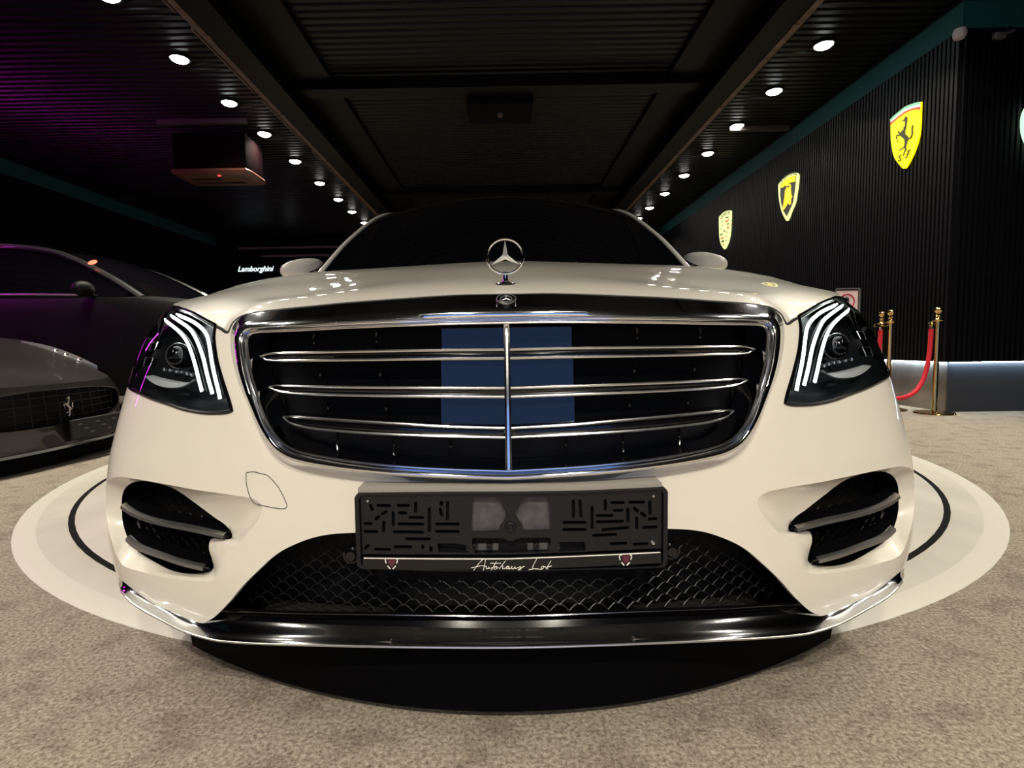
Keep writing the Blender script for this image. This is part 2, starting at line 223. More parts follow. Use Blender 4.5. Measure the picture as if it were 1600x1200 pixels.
D = {"grille_out":[[0.0,0.7945],[0.0984,0.7942],[0.2135,0.789],[0.3303,0.7837],[0.408,0.7788],[0.487,0.7741],[0.5383,0.7699],[0.5651,0.7656],[0.5798,0.7532],[0.5823,0.7317],[0.571,0.7004],[0.5527,0.6649],[0.5299,0.6303],[0.5051,0.5988],[0.48,0.5642],[0.4553,0.5312],[0.4278,0.5043],[0.3898,0.487],[0.3249,0.477],[0.2555,0.4712],[0.1745,0.4651],[0.0909,0.4615],[0.0,0.4583]],"grille_in":[[0.0,0.7394],[0.0954,0.7391],[0.2065,0.7373],[0.3197,0.7352],[0.3953,0.7329],[0.4651,0.7318],[0.4996,0.7312],[0.5175,0.7291],[0.523,0.7218],[0.5224,0.7096],[0.5127,0.6852],[0.4999,0.6565],[0.4854,0.6306],[0.468,0.5992],[0.4473,0.5671],[0.4265,0.5444],[0.4021,0.5266],[0.3653,0.5146],[0.2994,0.5043],[0.2242,0.496],[0.1582,0.4911],[0.0911,0.4876],[0.0,0.4841]],"lv1a":[[0.5021,0.6854],[0.4873,0.6895],[0.455,0.6904],[0.3712,0.6913],[0.2784,0.692],[0.1187,0.6922],[0.0,0.6915]],"lv1b":[[0.5021,0.6854],[0.4944,0.6811],[0.4725,0.6766],[0.396,0.6767],[0.2625,0.6765],[0.1182,0.6765],[0.0,0.6759]],"lv2a":[[0.4704,0.6277],[0.4574,0.6307],[0.4292,0.6296],[0.3618,0.6284],[0.2715,0.6269],[0.1164,0.6245],[0.0,0.6228]],"lv2b":[[0.4704,0.6277],[0.4618,0.6236],[0.4202,0.6167],[0.3599,0.6144],[0.2626,0.6123],[0.116,0.6097],[0.0,0.6074]],"lv3a":[[0.4291,0.5734],[0.4179,0.5747],[0.3806,0.5727],[0.2873,0.5674],[0.181,0.5611],[0.1146,0.5567],[0.0,0.5523]],"lv3b":[[0.4291,0.5734],[0.4192,0.5654],[0.3917,0.5576],[0.3511,0.5522],[0.2402,0.5447],[0.1142,0.5398],[0.0,0.5361]],"bar":[[0.0,0.7359],[0.0001,0.486]],"radar":[[0.121,0.7328],[0.1193,0.6944],[0.1132,0.6244],[0.1079,0.5567],[0.0,0.5509],[0.0,0.731]],"struts":[[0.3986,0.7129],[0.2638,0.7134],[0.3742,0.6511],[0.2495,0.6514],[0.3497,0.5886],[0.2328,0.5873],[0.3234,0.5256],[0.2136,0.5192],[0.1066,0.5165]],"lamp":[[0.8356,0.796],[0.7354,0.7787],[0.6749,0.7613],[0.6332,0.7482],[0.6294,0.7378],[0.625,0.7249],[0.6159,0.7071],[0.6021,0.6822],[0.5863,0.6577],[0.5698,0.6336],[0.5502,0.6052],[0.5379,0.5841],[0.5569,0.5802],[0.6044,0.579],[0.6568,0.5837],[0.7161,0.5944],[0.7757,0.6039],[0.8285,0.6125]],"ledA":[[0.8349,0.7809],[0.7432,0.7623],[0.6905,0.7441],[0.662,0.7261],[0.644,0.7022],[0.6293,0.6764],[0.6142,0.6511],[0.5954,0.6213],[0.5859,0.6041]],"ledB":[[0.8697,0.7796],[0.8042,0.7661],[0.7417,0.7483],[0.7068,0.731],[0.6785,0.7079],[0.6546,0.6816],[0.6325,0.6484],[0.6083,0.6135]],"ledC":[[0.8983,0.7718],[0.8121,0.7534],[0.7549,0.7348],[0.7194,0.7151],[0.694,0.6922],[0.6721,0.6661],[0.6541,0.6405],[0.638,0.6178]],"lampbar":[[0.8512,0.6441],[0.805,0.6355],[0.7595,0.6297],[0.7095,0.6279],[0.684,0.6334],[0.6728,0.64]],"dots":[[0.7865,0.6583],[0.7638,0.6571],[0.7398,0.6546],[0.7222,0.6534],[0.7047,0.6509],[0.6899,0.6484]],"proj":[[0.755,0.6868],[0.8859,0.7088],[0.8594,0.6742]],"vent_out":[[0.93,0.3406],[0.93,0.3805],[0.9062,0.4185],[0.8388,0.4382],[0.7607,0.4418],[0.6745,0.4392],[0.5918,0.4344],[0.5174,0.4308],[0.4676,0.4253],[0.4484,0.4097],[0.4613,0.3805],[0.4849,0.3549],[0.5065,0.3313],[0.5234,0.3053],[0.5433,0.2771],[0.5713,0.2598],[0.6159,0.2553],[0.6808,0.2512],[0.7615,0.2513],[0.8368,0.2525],[0.8711,0.2885],[0.9036,0.316]],"vent_in":[[0.8783,0.3458],[0.8745,0.378],[0.8518,0.4043],[0.8124,0.422],[0.7604,0.4284],[0.7114,0.4257],[0.6684,0.4164],[0.6129,0.3915],[0.5751,0.3717],[0.5511,0.3597],[0.5354,0.3432],[0.5434,0.3311],[0.5833,0.3286],[0.5924,0.3083],[0.5863,0.2856],[0.5896,0.2641],[0.6421,0.2491],[0.6995,0.2476],[0.7599,0.2602],[0.8213,0.2757],[0.8564,0.2986],[0.8768,0.3245]],"vane1":[[0.8459,0.3684],[0.8059,0.3609],[0.7247,0.3531],[0.6211,0.3488],[0.5437,0.3421]],"vane2":[[0.8284,0.3005],[0.788,0.2898],[0.7153,0.2837],[0.6538,0.2761],[0.5982,0.2726]],"bottom":[[0.93,0.1781],[0.8561,0.1921],[0.8016,0.1828],[0.7362,0.1715],[0.6649,0.1627],[0.64,0.1594],[0.6239,0.1616]],"intake":[[0.6239,0.1616],[0.5897,0.1786],[0.562,0.198],[0.5325,0.2232],[0.4993,0.2566],[0.4612,0.2913],[0.4232,0.3241],[0.3835,0.3464],[0.3368,0.3631],[0.2774,0.3708],[0.1628,0.3755],[0.0,0.3758]],"spl_top":[[0.8607,0.2047],[0.8185,0.1983],[0.7584,0.1805],[0.6855,0.1696],[0.6263,0.1607],[0.5517,0.173],[0.4154,0.1837],[0.2294,0.1884],[0.0,0.1866]],"spl_bot":[[0.831,0.2103],[0.8233,0.1949],[0.7821,0.185],[0.717,0.1709],[0.6515,0.1556],[0.5874,0.1507],[0.5469,0.1519],[0.4132,0.1632],[0.2757,0.1701],[0.1582,0.1727],[0.0,0.1723]],"lipbar":[[0.5688,0.1928],[0.4845,0.2027],[0.2294,0.2143],[0.0,0.2129]],"tow":[[0.4865,0.4701],[0.4823,0.4738],[0.4708,0.4754],[0.4579,0.473],[0.4417,0.4696],[0.4236,0.4552],[0.4113,0.4393],[0.4017,0.4222],[0.3996,0.4165],[0.4025,0.4117],[0.4143,0.4105],[0.4525,0.4154],[0.47,0.4221],[0.4824,0.4469]],"f_out":[[5.8813,2.9968],[5.8853,3.0099],[5.8342,3.0308],[5.7709,3.0421],[5.6836,3.0571],[5.5977,3.0457],[5.5287,3.0324],[5.48,3.0162],[5.4698,3.0011],[5.4688,2.8946],[5.4673,2.7806],[5.4809,2.6789],[5.5146,2.5908],[5.5689,2.5081],[5.6257,2.4461],[5.6608,2.4351],[5.6929,2.4565],[5.7541,2.5253],[5.8118,2.6052],[5.8476,2.7092],[5.8701,2.8244]],"f_green":[[5.8855,3.0138],[5.8342,3.0308],[5.7709,3.0421],[5.6836,3.0571],[5.5977,3.0457],[5.5287,3.0324],[5.48,3.0162],[5.4711,2.9911],[5.5274,3.0082],[5.5965,3.0235],[5.6771,3.0309],[5.7593,3.0209],[5.8222,3.007],[5.88,2.9925]],"f_white":[[5.88,2.9925],[5.8222,3.007],[5.7593,3.0209],[5.6771,3.0309],[5.5965,3.0235],[5.5274,3.0082],[5.4711,2.9911],[5.4698,2.9672],[5.5261,2.9841],[5.5952,2.9991],[5.6759,3.0083],[5.7582,2.9995],[5.8212,2.9877],[5.8771,2.9799]],"f_red":[[5.8771,2.9799],[5.8212,2.9877],[5.7582,2.9995],[5.6759,3.0083],[5.5952,2.9991],[5.5261,2.9841],[5.4698,2.9672],[5.4693,2.9387],[5.5349,2.9678],[5.5943,2.9828],[5.6749,2.9888],[5.7571,2.9805],[5.82,2.9646],[5.8746,2.9522]],"f_horse":[[5.663,2.9567],[5.6313,2.9291],[5.6346,2.8976],[5.6398,2.8631],[5.644,2.828],[5.6554,2.8141],[5.6532,2.7728],[5.6162,2.7405],[5.6046,2.7106],[5.6183,2.6864],[5.6291,2.6609],[5.638,2.6383],[5.6267,2.6159],[5.644,2.5999],[5.6626,2.5656],[5.6813,2.5698],[5.6692,2.5939],[5.6533,2.6216],[5.6564,2.6412],[5.6922,2.639],[5.7336,2.6349],[5.7312,2.6491],[5.6775,2.6524],[5.663,2.6694],[5.6596,2.7015],[5.6716,2.7354],[5.7041,2.7661],[5.7346,2.7924],[5.7685,2.7977],[5.7609,2.7535],[5.7457,2.7239],[5.7597,2.7306],[5.7758,2.7741],[5.7892,2.7866],[5.7821,2.8141],[5.7427,2.8067],[5.7656,2.8416],[5.75,2.8454],[5.7222,2.8138],[5.7075,2.8305],[5.6819,2.8317],[5.6881,2.8526],[5.668,2.8595],[5.6648,2.895],[5.6762,2.918],[5.712,2.9138],[5.7003,2.9277],[5.677,2.933]],"f_tail":[[5.6046,2.7106],[5.575,2.7141],[5.5599,2.7447],[5.5643,2.7898],[5.5583,2.8235]],"f_s":[[5.6995,2.582],[5.7205,2.5854],[5.7304,2.5738],[5.7083,2.5513],[5.7043,2.535],[5.7283,2.5356],[5.7394,2.5468]],"f_f":[[5.5735,2.5935],[5.6134,2.5929],[5.5978,2.5838],[5.6163,2.5535],[5.6305,2.5362],[5.6431,2.5442]],"f_f2":[[5.6201,2.568],[5.5939,2.5663]],"l_out":[[8.198,2.9996],[8.1684,3.0296],[8.0338,3.062],[7.8882,3.0662],[7.7748,3.0531],[7.6839,3.0176],[7.6507,2.9713],[7.6627,2.8523],[7.6914,2.7371],[7.7273,2.6226],[7.8073,2.5395],[7.8885,2.4393],[7.9315,2.4265],[7.9771,2.4596],[8.0882,2.6004],[8.1563,2.7562],[8.19,2.889]],"l_in":[[8.1272,2.9638],[8.1135,2.9982],[8.0026,3.0262],[7.8579,3.0273],[7.7448,3.0037],[7.7026,2.9799],[7.7117,2.881],[7.7338,2.7633],[7.7698,2.6409],[7.8508,2.5575],[7.9313,2.4868],[8.0273,2.5856],[8.1011,2.7188],[8.1332,2.858]],"l_band":[[8.1188,2.9461],[8.1055,2.9882],[8.0023,3.0185],[7.8577,3.0235],[7.7377,2.9979],[7.7133,2.9759],[7.7244,2.9175],[7.8398,2.9405],[7.9549,2.9444],[8.0729,2.933]],"l_bull":[[7.9623,2.9466],[7.9116,2.9482],[7.8384,2.9106],[7.8224,2.869],[7.836,2.8581],[7.8101,2.7548],[7.7807,2.7247],[7.8152,2.7118],[7.8186,2.6313],[7.8687,2.6366],[7.8988,2.6667],[7.9412,2.64],[7.984,2.6129],[8.0354,2.599],[8.059,2.6239],[8.0322,2.6934],[8.0069,2.7931],[7.9957,2.8733],[7.9529,2.8988],[7.9091,2.8938],[7.8658,2.8888],[7.8884,2.9139],[7.9246,2.9169],[7.9534,2.9102],[7.9759,2.9242]],"p_out":[[10.4011,3.0361],[10.3322,3.0674],[10.1957,3.0896],[10.0431,3.0834],[9.9124,3.0553],[9.8564,3.0153],[9.8651,2.7694],[9.879,2.6592],[9.9295,2.5404],[10.0191,2.4501],[10.1123,2.4049],[10.1711,2.4308],[10.2926,2.5312],[10.3679,2.6801],[10.388,2.8429]],"p_0":[[10.095,2.9577],[10.0769,2.9804],[9.9454,2.9574],[9.9447,2.9383]],"p_1":[[10.0154,2.8478],[9.9317,2.8407],[9.94,2.816],[10.005,2.8188]],"p_2":[[10.3291,2.712],[10.2109,2.7155],[10.2099,2.688],[10.3282,2.6881]],"p_3":[[10.2647,2.5811],[10.1381,2.5804],[10.1464,2.5431],[10.2498,2.5508]],"p_4":[[10.1543,2.7545],[10.0869,2.7443],[10.0859,2.7171],[10.1435,2.7251]],"p_5":[[10.1027,2.9095],[9.9343,2.9094],[9.9333,2.8827],[10.0918,2.8724]],"p_6":[[10.0131,2.7862],[9.9295,2.7834],[9.9281,2.7452],[10.0116,2.7476]],"p_7":[[10.2967,2.6424],[10.1499,2.6371],[10.1584,2.6077],[10.2857,2.6127]],"p_8":[[10.2036,2.5187],[10.1356,2.5139],[10.1434,2.4648],[10.1729,2.4779]],"p_marks":[[10.2802,3.0004],[10.219,2.9318],[10.2163,2.861],[10.263,2.8007],[10.0002,2.6917],[10.0256,2.6203],[10.0416,2.5465],[10.2228,3.0339],[10.107,3.0259],[10.0567,3.0446],[9.951,3.0079]],"plate_out":[[-0.2621,0.4391],[-0.2596,0.45],[-0.2518,0.4565],[-0.1031,0.4551],[0.0013,0.4542],[0.112,0.4538],[0.2536,0.4569],[0.2622,0.4507],[0.2655,0.4398],[0.2674,0.3327],[0.2567,0.3217],[0.1114,0.3179],[-0.0005,0.3171],[-0.106,0.3184],[-0.2476,0.3224],[-0.2614,0.3337]],"slots_l":[[-0.2353,0.4319,-0.2328,0.4248],[-0.2227,0.4318,-0.2032,0.4315],[-0.188,0.4319,-0.171,0.4317],[-0.1583,0.436,-0.1587,0.4213],[-0.117,0.4252,-0.1147,0.4149],[-0.1148,0.4367,-0.1149,0.4329],[-0.1041,0.4366,-0.1048,0.4084],[-0.1353,0.4255,-0.1362,0.3881],[-0.2156,0.4175,-0.2091,0.4213],[-0.2266,0.4087,-0.222,0.4125],[-0.1972,0.4192,-0.1978,0.398],[-0.1865,0.4191,-0.1758,0.4189],[-0.1684,0.4111,-0.147,0.4108],[-0.2135,0.4027,-0.2146,0.3878],[-0.2452,0.4005,-0.2357,0.4004],[-0.1877,0.3998,-0.1473,0.3992],[-0.1233,0.3996,-0.0873,0.3991],[-0.2463,0.3867,-0.2266,0.3864],[-0.1963,0.3861,-0.1482,0.3854],[-0.1236,0.3867,-0.0876,0.3862],[-0.1751,0.3738,-0.1372,0.3733],[-0.2466,0.3578,-0.242,0.3623],[-0.2295,0.3556,-0.2048,0.3553],[-0.1951,0.3601,-0.1692,0.3598],[-0.1482,0.3611,-0.1483,0.3585],[-0.1344,0.3583,-0.1345,0.3538]],"slots_r":[[0.1077,0.4364,0.1076,0.4094],[0.1184,0.4362,0.1202,0.4106],[0.1391,0.4244,0.139,0.3897],[0.1617,0.4357,0.1616,0.4216],[0.1729,0.4319,0.1918,0.4317],[0.2037,0.4319,0.2262,0.4316],[0.2369,0.4315,0.2376,0.4116],[0.1773,0.4185,0.1899,0.4184],[0.2112,0.4216,0.2163,0.4164],[0.2232,0.4131,0.2288,0.4079],[0.1999,0.4198,0.2,0.3999],[0.215,0.4042,0.2151,0.3881],[0.1484,0.4102,0.1729,0.4099],[0.2364,0.402,0.2477,0.4025],[0.1484,0.3993,0.1906,0.3994],[0.2271,0.3879,0.2478,0.3883],[0.0918,0.3994,0.127,0.3989],[0.0917,0.3871,0.127,0.3867],[0.1572,0.3854,0.2,0.3883],[0.1421,0.3761,0.1786,0.377],[0.1711,0.3609,0.1963,0.3612],[0.2114,0.3591,0.2316,0.3595]],"win_l":[[-0.0622,0.4433],[-0.0602,0.4449],[-0.0225,0.4444],[-0.0172,0.4413],[-0.0106,0.4289],[-0.0047,0.4205],[-0.0061,0.4137],[-0.0096,0.4027],[-0.0165,0.3945],[-0.018,0.3862],[-0.0653,0.3848]],"win_r":[[0.0663,0.4416],[0.0636,0.4437],[0.0273,0.4437],[0.0205,0.4381],[0.0163,0.4285],[0.0095,0.4217],[0.0101,0.4135],[0.0134,0.4065],[0.0214,0.3968],[0.0232,0.3857],[0.0699,0.3865]],"win_b1":[[-0.0642,0.373],[-0.0601,0.375],[-0.01,0.3737],[-0.002,0.3694],[0.0034,0.3687],[0.0102,0.372],[0.017,0.3744],[0.0657,0.3741],[0.0691,0.3713],[0.0683,0.363],[0.0628,0.3464],[-0.0592,0.3479],[-0.0644,0.3619]],"win_b0":[[-0.1234,0.366],[-0.093,0.3656],[-0.0716,0.3627],[-0.0706,0.3497],[-0.1212,0.351]],"win_b2":[[0.0802,0.3582],[0.0815,0.3659],[0.1257,0.3654],[0.1282,0.3576],[0.1269,0.3466],[0.0839,0.3452]],"win_line":[[-0.2518,0.3434],[-0.0002,0.3413],[0.2505,0.347]],"tx_0":[[-0.0458,0.3409],[-0.054,0.3322],[-0.0618,0.3216]],"tx_1":[[-0.0415,0.3408],[-0.0431,0.3326],[-0.0456,0.3214]],"tx_2":[[-0.0659,0.3263],[-0.0617,0.3268],[-0.0493,0.3296],[-0.0427,0.3287]],"tx_3":[[-0.0427,0.3282],[-0.0403,0.3287],[-0.0408,0.3253],[-0.0389,0.3243],[-0.036,0.3276],[-0.0366,0.3247],[-0.0337,0.3252]],"tx_4":[[-0.0231,0.3367],[-0.0275,0.3295],[-0.0323,0.3215]],"tx_5":[[-0.0336,0.3339],[-0.0246,0.3333],[-0.0156,0.3337]],"tx_6":[[-0.0323,0.3252],[-0.0266,0.3275],[-0.0276,0.3241],[-0.0252,0.3231],[-0.0223,0.3255],[-0.0232,0.3277],[-0.0256,0.3275],[-0.0199,0.3263]],"tx_7":[[-0.0079,0.3375],[-0.0132,0.3312],[-0.019,0.3235],[-0.0161,0.3274],[-0.0123,0.3288],[-0.0133,0.3244],[-0.0105,0.3239]],"tx_8":[[-0.0105,0.3239],[-0.0048,0.3272],[-0.0024,0.3277],[-0.0052,0.3282],[-0.0072,0.3248],[-0.0043,0.3235],[-0.0019,0.3272],[-0.0024,0.3238],[0.0004,0.3243]],"tx_9":[[0.0004,0.3243],[0.0028,0.3276],[0.0023,0.3242],[0.0052,0.3237],[0.008,0.3276],[0.0075,0.3242],[0.0104,0.3246]],"tx_10":[[0.0104,0.3246],[0.017,0.327],[0.0179,0.3235],[0.0156,0.3216],[0.0132,0.3226],[0.0237,0.3279]],"tx_11":[[0.0447,0.3404],[0.0403,0.3325],[0.0359,0.3219]],"tx_12":[[0.0303,0.3216],[0.0388,0.323],[0.0464,0.3227],[0.053,0.3216]],"tx_13":[[0.0545,0.3275],[0.0521,0.3251],[0.0525,0.3224],[0.0549,0.3236],[0.0568,0.3265],[0.0545,0.3275],[0.0597,0.3259]],"tx_14":[[0.0683,0.3365],[0.0644,0.3298],[0.0596,0.3221]],"tx_15":[[0.0696,0.3278],[0.0635,0.3259],[0.0611,0.325],[0.0625,0.3235],[0.0634,0.3215]],"tx_n":16,"crest_l":[[-0.2076,0.3427],[-0.2107,0.3424],[-0.2117,0.3403],[-0.2102,0.3343]],"crest_l2":[[-0.2078,0.3301],[-0.2034,0.3245]],"crest_r":[[-0.194,0.3425],[-0.191,0.3418],[-0.1907,0.34],[-0.1921,0.3341]],"crest_r2":[[-0.1939,0.3296],[-0.199,0.3244]],"crest_m":[[-0.207,0.3418],[-0.1942,0.3416],[-0.1947,0.3343],[-0.2007,0.3274],[-0.2059,0.3344]]}
# ---------------------------------------------------------------- car body surfaces (metres)
class Curve1:                                   # monotone cubic interpolation of a table
    def __init__(s, x, y):
        s.x = np.array(x, float); s.y = np.array(y, float)
        h = np.diff(s.x); d = np.diff(s.y) / h; n = len(s.x); m = np.zeros(n)
        for i in range(1, n-1):
            if d[i-1]*d[i] > 0:
                w1 = 2*h[i]+h[i-1]; w2 = h[i]+2*h[i-1]
                m[i] = (w1+w2)/(w1/d[i-1]+w2/d[i])
        m[0] = d[0]; m[-1] = d[-1]; s.m = m
    def __call__(s, v):
        v = min(max(v, s.x[0]), s.x[-1]); i = int(min(max(np.searchsorted(s.x, v)-1, 0), len(s.x)-2))
        h = s.x[i+1]-s.x[i]; t = (v-s.x[i])/h
        return ((2*t**3-3*t*t+1)*s.y[i] + (t**3-2*t*t+t)*h*s.m[i] + (-2*t**3+3*t*t)*s.y[i+1] + (t**3-t*t)*h*s.m[i+1])
def smooth(a, b, x):
    t = min(max((x-a)/(b-a), 0), 1); return t*t*(3-2*t)
def catmull(P, n=10, closed=False):
    P = [np.array(p, float) for p in P]; out = []
    Q = [P[-1]]+P+[P[0], P[1]] if closed else [2*P[0]-P[1]]+P+[2*P[-1]-P[-2]]
    for i in range(1, len(Q)-2):
        a, b, c, d = Q[i-1:i+3]
        for k in range(n):
            t = k/n; out.append(.5*((2*b)+(-a+c)*t+(2*a-5*b+4*c-d)*t*t+(-a+3*b-3*c+d)*t**3))
    if not closed: out.append(P[-1])
    return np.array(out)
class Shell:                                    # a car's wrap-round flank: u runs along the plan from the nose centre, z is height
    def __init__(s, plan, y0, zt, lean, wide, corner, wide_side, blend=(.95, 1.4), cr=(.5, .95, 1.2, 1.7)):
        C = catmull([(-plan[1][0], plan[1][1])]+list(plan), 14)[14:]
        s.S = np.concatenate([[0], np.cumsum(np.hypot(*np.diff(C, axis=0).T))]); s.C = C
        s.y0 = y0; s.le = Curve1(zt, lean); s.wi = Curve1(zt, wide); s.co = Curve1(zt, corner)
        s.ws = Curve1(*zip(*wide_side)); s.blend = blend; s.cr = cr
    def __call__(s, u, z, d=0.0):
        a = abs(u); sg = -1.0 if u < 0 else 1.0
        x = np.interp(a, s.S, s.C[:, 0]); c = np.interp(a, s.S, s.C[:, 1])
        b = smooth(s.blend[0], s.blend[1], a); w = s.wi(z)*(1-b)+s.ws(z)*b
        k0, k1, k2, k3 = s.cr
        y = s.y0+c+s.le(z)*(1-smooth(.9, 2.0, a))+s.co(z)*smooth(k0, k1, a)*(1-smooth(k2, k3, a))
        p = np.array([sg*x*w, y, z])
        if d: p = p-s.normal(u, z)*d
        return p
    def normal(s, u, z):
        e = .006; a = s(u+e, z)-s(u-e, z); b = s(u, z+e)-s(u, z-e); n = np.cross(a, b); return n/np.linalg.norm(n)
class Sheet:                                    # smooth height field z(x, y) through control points, mirrored in x
    def __init__(s, pts):
        Q = []
        for p in pts:
            Q.append(p)
            if abs(p[0]) > 1e-6: Q.append((-p[0], p[1], p[2]))
        Q = np.array(Q, float); s.q = Q[:, :2]; n = len(Q)
        K = s.k(np.linalg.norm(s.q[:, None]-s.q[None], axis=2))+np.eye(n)*6e-5
        P = np.hstack([np.ones((n, 1)), s.q]); A = np.zeros((n+3, n+3)); A[:n, :n] = K; A[:n, n:] = P; A[n:, :n] = P.T
        s.w = np.linalg.solve(A, np.concatenate([Q[:, 2], [0, 0, 0]]))
    def k(s, r): return np.where(r > 1e-9, r*r*np.log(np.maximum(r, 1e-9)), 0)
    def __call__(s, x, y):
        r = np.hypot(s.q[:, 0]-x, s.q[:, 1]-y); return float(s.k(r)@s.w[:-3]+s.w[-3]+s.w[-2]*x+s.w[-1]*y)
BODY = Shell([(0,0),(.2,.006),(.4,.03),(.55,.065),(.7,.118),(.8,.17),(.865,.225),(.905,.29),(.932,.39),(.943,.52),(.948,.75),
              (.95,1.1),(.95,1.8),(.95,2.5),(.95,3.2),(.95,3.9),(.942,4.4),(.92,4.75),(.88,4.95),(.8,5.08),(.6,5.16),(.3,5.19),(0,5.2)],
             .92,
             [.10,.17,.22,.30,.38,.45,.52,.60,.66,.72,.77,.81,.86,1.1],
             [.02,.01,.004,.0,.0,.002,.010,.023,.038,.058,.08,.10,.13,.16],
             [.975,.992,1.006,1.014,1.012,1.002,.986,.966,.953,.941,.928,.912,.885,.84],
             [0,0,0,0,0,0,0,0,.0,.004,.02,.055,.12,.2],
             [(.1,.95),(.17,.96),(.3,.985),(.5,1.0),(.7,.99),(.8,.965),(.9,.93),(1.0,.90),(1.1,.87)])
CREST = Curve1([1.23,1.30,1.40,1.59,1.82,2.1,2.5,3.0,5.0,5.6,6.2],[.799,.803,.816,.860,.917,.973,1.003,1.015,1.03,1.02,.98])
HOOD_PTS = [(0,1.1,.822),(0,1.3,.866),(0,1.6,.93),(0,2.0,1.003),(0,2.3,1.052),(0,2.5,1.07),
 (.3,1.2,.833),(.3,1.6,.915),(.3,2.0,.992),(.3,2.35,1.048),
 (.48,1.2,.812),(.5,1.6,.905),(.55,2.0,.983),(.55,2.35,1.035),
 (.65,1.4,.855),(.7,1.7,.923),(.75,2.1,.989),(.75,2.5,1.03)]
SEAM = [(0.0, 0.7963), (0.0985, 0.7961), (0.2139, 0.7915), (0.331, 0.7862), (0.4088, 0.7813), (0.488, 0.7766), (0.5395, 0.7725), (0.5663, 0.7682), (0.5847, 0.7559), (0.5914, 0.7369), (0.6168, 0.7452), (0.6508, 0.7552), (0.7062, 0.7733), (0.7727, 0.7893), (0.849, 0.8001)]
for _u, _z in SEAM: HOOD_PTS.append(tuple(BODY(_u, _z)))
for _u in (1.0,1.1,1.27,1.4,1.6,1.85,2.1,2.4):
    _y = BODY(_u, .9)[1]; _p = BODY(_u, CREST(_y)); HOOD_PTS.append(tuple(_p))
HOOD = Sheet(HOOD_PTS)
# ---------------------------------------------------------------- the white saloon
car = empty('saloon_car', (0, 2.0, 0), label='white luxury saloon with a wide chrome grille, nose towards the camera on the round turntable', cat='car')
def B(u, z, dy=0.0):
    p = BODY(u, z); return (p[0], p[1]+dy, p[2])
def part(mb, name, m, parent=car, **k):                       # meshes are written in world metres; bake the parent's offset out
    o = mb.build(name, m, None, **k); o.parent = parent
    off = Vector((0, 0, 0)); q = parent
    while q is not None: off += q.location; q = q.parent
    o.data.transform(Matrix.Translation(-off)); return o
def Bi(u, z, dy):
    p = B(u, z, dy); s = 1 if u > 0 else -1; return (p[0]-s*smooth(.72, .98, abs(u))*dy*1.5, p[1], p[2])
def sides(): return (1, -1)
def sgn(L, s): return [(u*s, z) for u, z in L]
def cat2(L, n=5, closed=False): return [tuple(p) for p in catmull(L, n, closed)]
def resample(L, n, closed=False):
    A = np.array(list(L)+([L[0]] if closed else []), float); d = np.concatenate([[0], np.cumsum(np.linalg.norm(np.diff(A, axis=0), axis=1))])
    t = np.linspace(0, d[-1], n+1 if closed else n); R = np.stack([np.interp(t, d, A[:, k]) for k in range(A.shape[1])], 1)
    return [tuple(r) for r in (R[:-1] if closed else R)]
lampo = [tuple(p) for p in D['lamp']]
lamp_side = [(.90,.622),(.98,.640),(1.06,.672),(1.09,.715),(1.05,.762),(.97,.790),(.90,.7965)]
lamp_poly = cat2(lampo[:4], 3)[:-1]+cat2(lampo[3:12], 4)[:-1]+cat2(lampo[11:]+lamp_side+[lampo[0]], 4)[:-1]
gout = cat2(D['grille_out'], 6); gin = cat2(D['grille_in'], 6)
vo = cat2(D['vent_out'], 4, True); vi = cat2(D['vent_in'], 4, True)
intake = cat2(D['intake'], 5); bottom = [(1.20,.185),(1.10,.182),(1.0,.180),(.93,.179),(.87,.180)]+[tuple(p) for p in D['bottom'][2:]]
def crest(u):
    y = BODY(u, .9)[1]
    for _ in range(3): z = CREST(y); y = BODY(u, z)[1]
    return z
USPLIT = 1.20
def shell_panel(mb, outer, holes, step, lip=.012, ridge=True):
    for s in sides():
        V, T = fill(outer, holes, step); mb.add([B(u*s, z) for u, z in V], T if s > 0 else [t[::-1] for t in T])
        for L in [outer]+list(holes):
            r0 = []; r1 = []; n = len(L)
            for i in range(n):
                (a, b), (c, d) = L[i], L[(i+1) % n]
                if (a < .002 and c < .002) or (a > USPLIT-.002 and c > USPLIT-.002 and abs(a-USPLIT) < .003): continue
                p, q = B(a*s, b), B(c*s, d); pn, qn = BODY.normal(a*s, b), BODY.normal(c*s, d)
                k = -1 if BODY.normal(.3, .5)[1] > 0 else 1
                p2 = tuple(np.array(p)-pn*lip*k); q2 = tuple(np.array(q)-qn*lip*k)
                mb.add([p, q, q2, p2], [(0,1,2,3)])
    return mb
# bumper and front wings
gside = [tuple(p) for p in D['grille_out']]
k9 = 9*6
outer = [(0.0, gout[-1][1])]+gout[k9:-1][::-1]+[SEAM[9], SEAM[10]]
lp0 = lamp_poly; i3 = min(range(len(lp0)), key=lambda i: math.hypot(lp0[i][0]-lampo[3][0], lp0[i][1]-lampo[3][1]))
j_end = len(lp0)                                             # lamp outline from its inner top corner round to its top outer end
outer += lp0[i3:j_end-4]
outer += [(u, crest(u)) for u in (.93,.97,1.01,1.06,1.11,1.16,USPLIT)]
outer += bottom+[(u, z) for u, z in intake[1:-1]]+[(0.0, intake[-1][1])]
# add points down the middle line
mid = [(0.0, z) for z in np.linspace(intake[-1][1], gout[-1][1], 7)[1:-1]]
outer += mid
mb = MB(); shell_panel(mb, outer, [vo], .016)
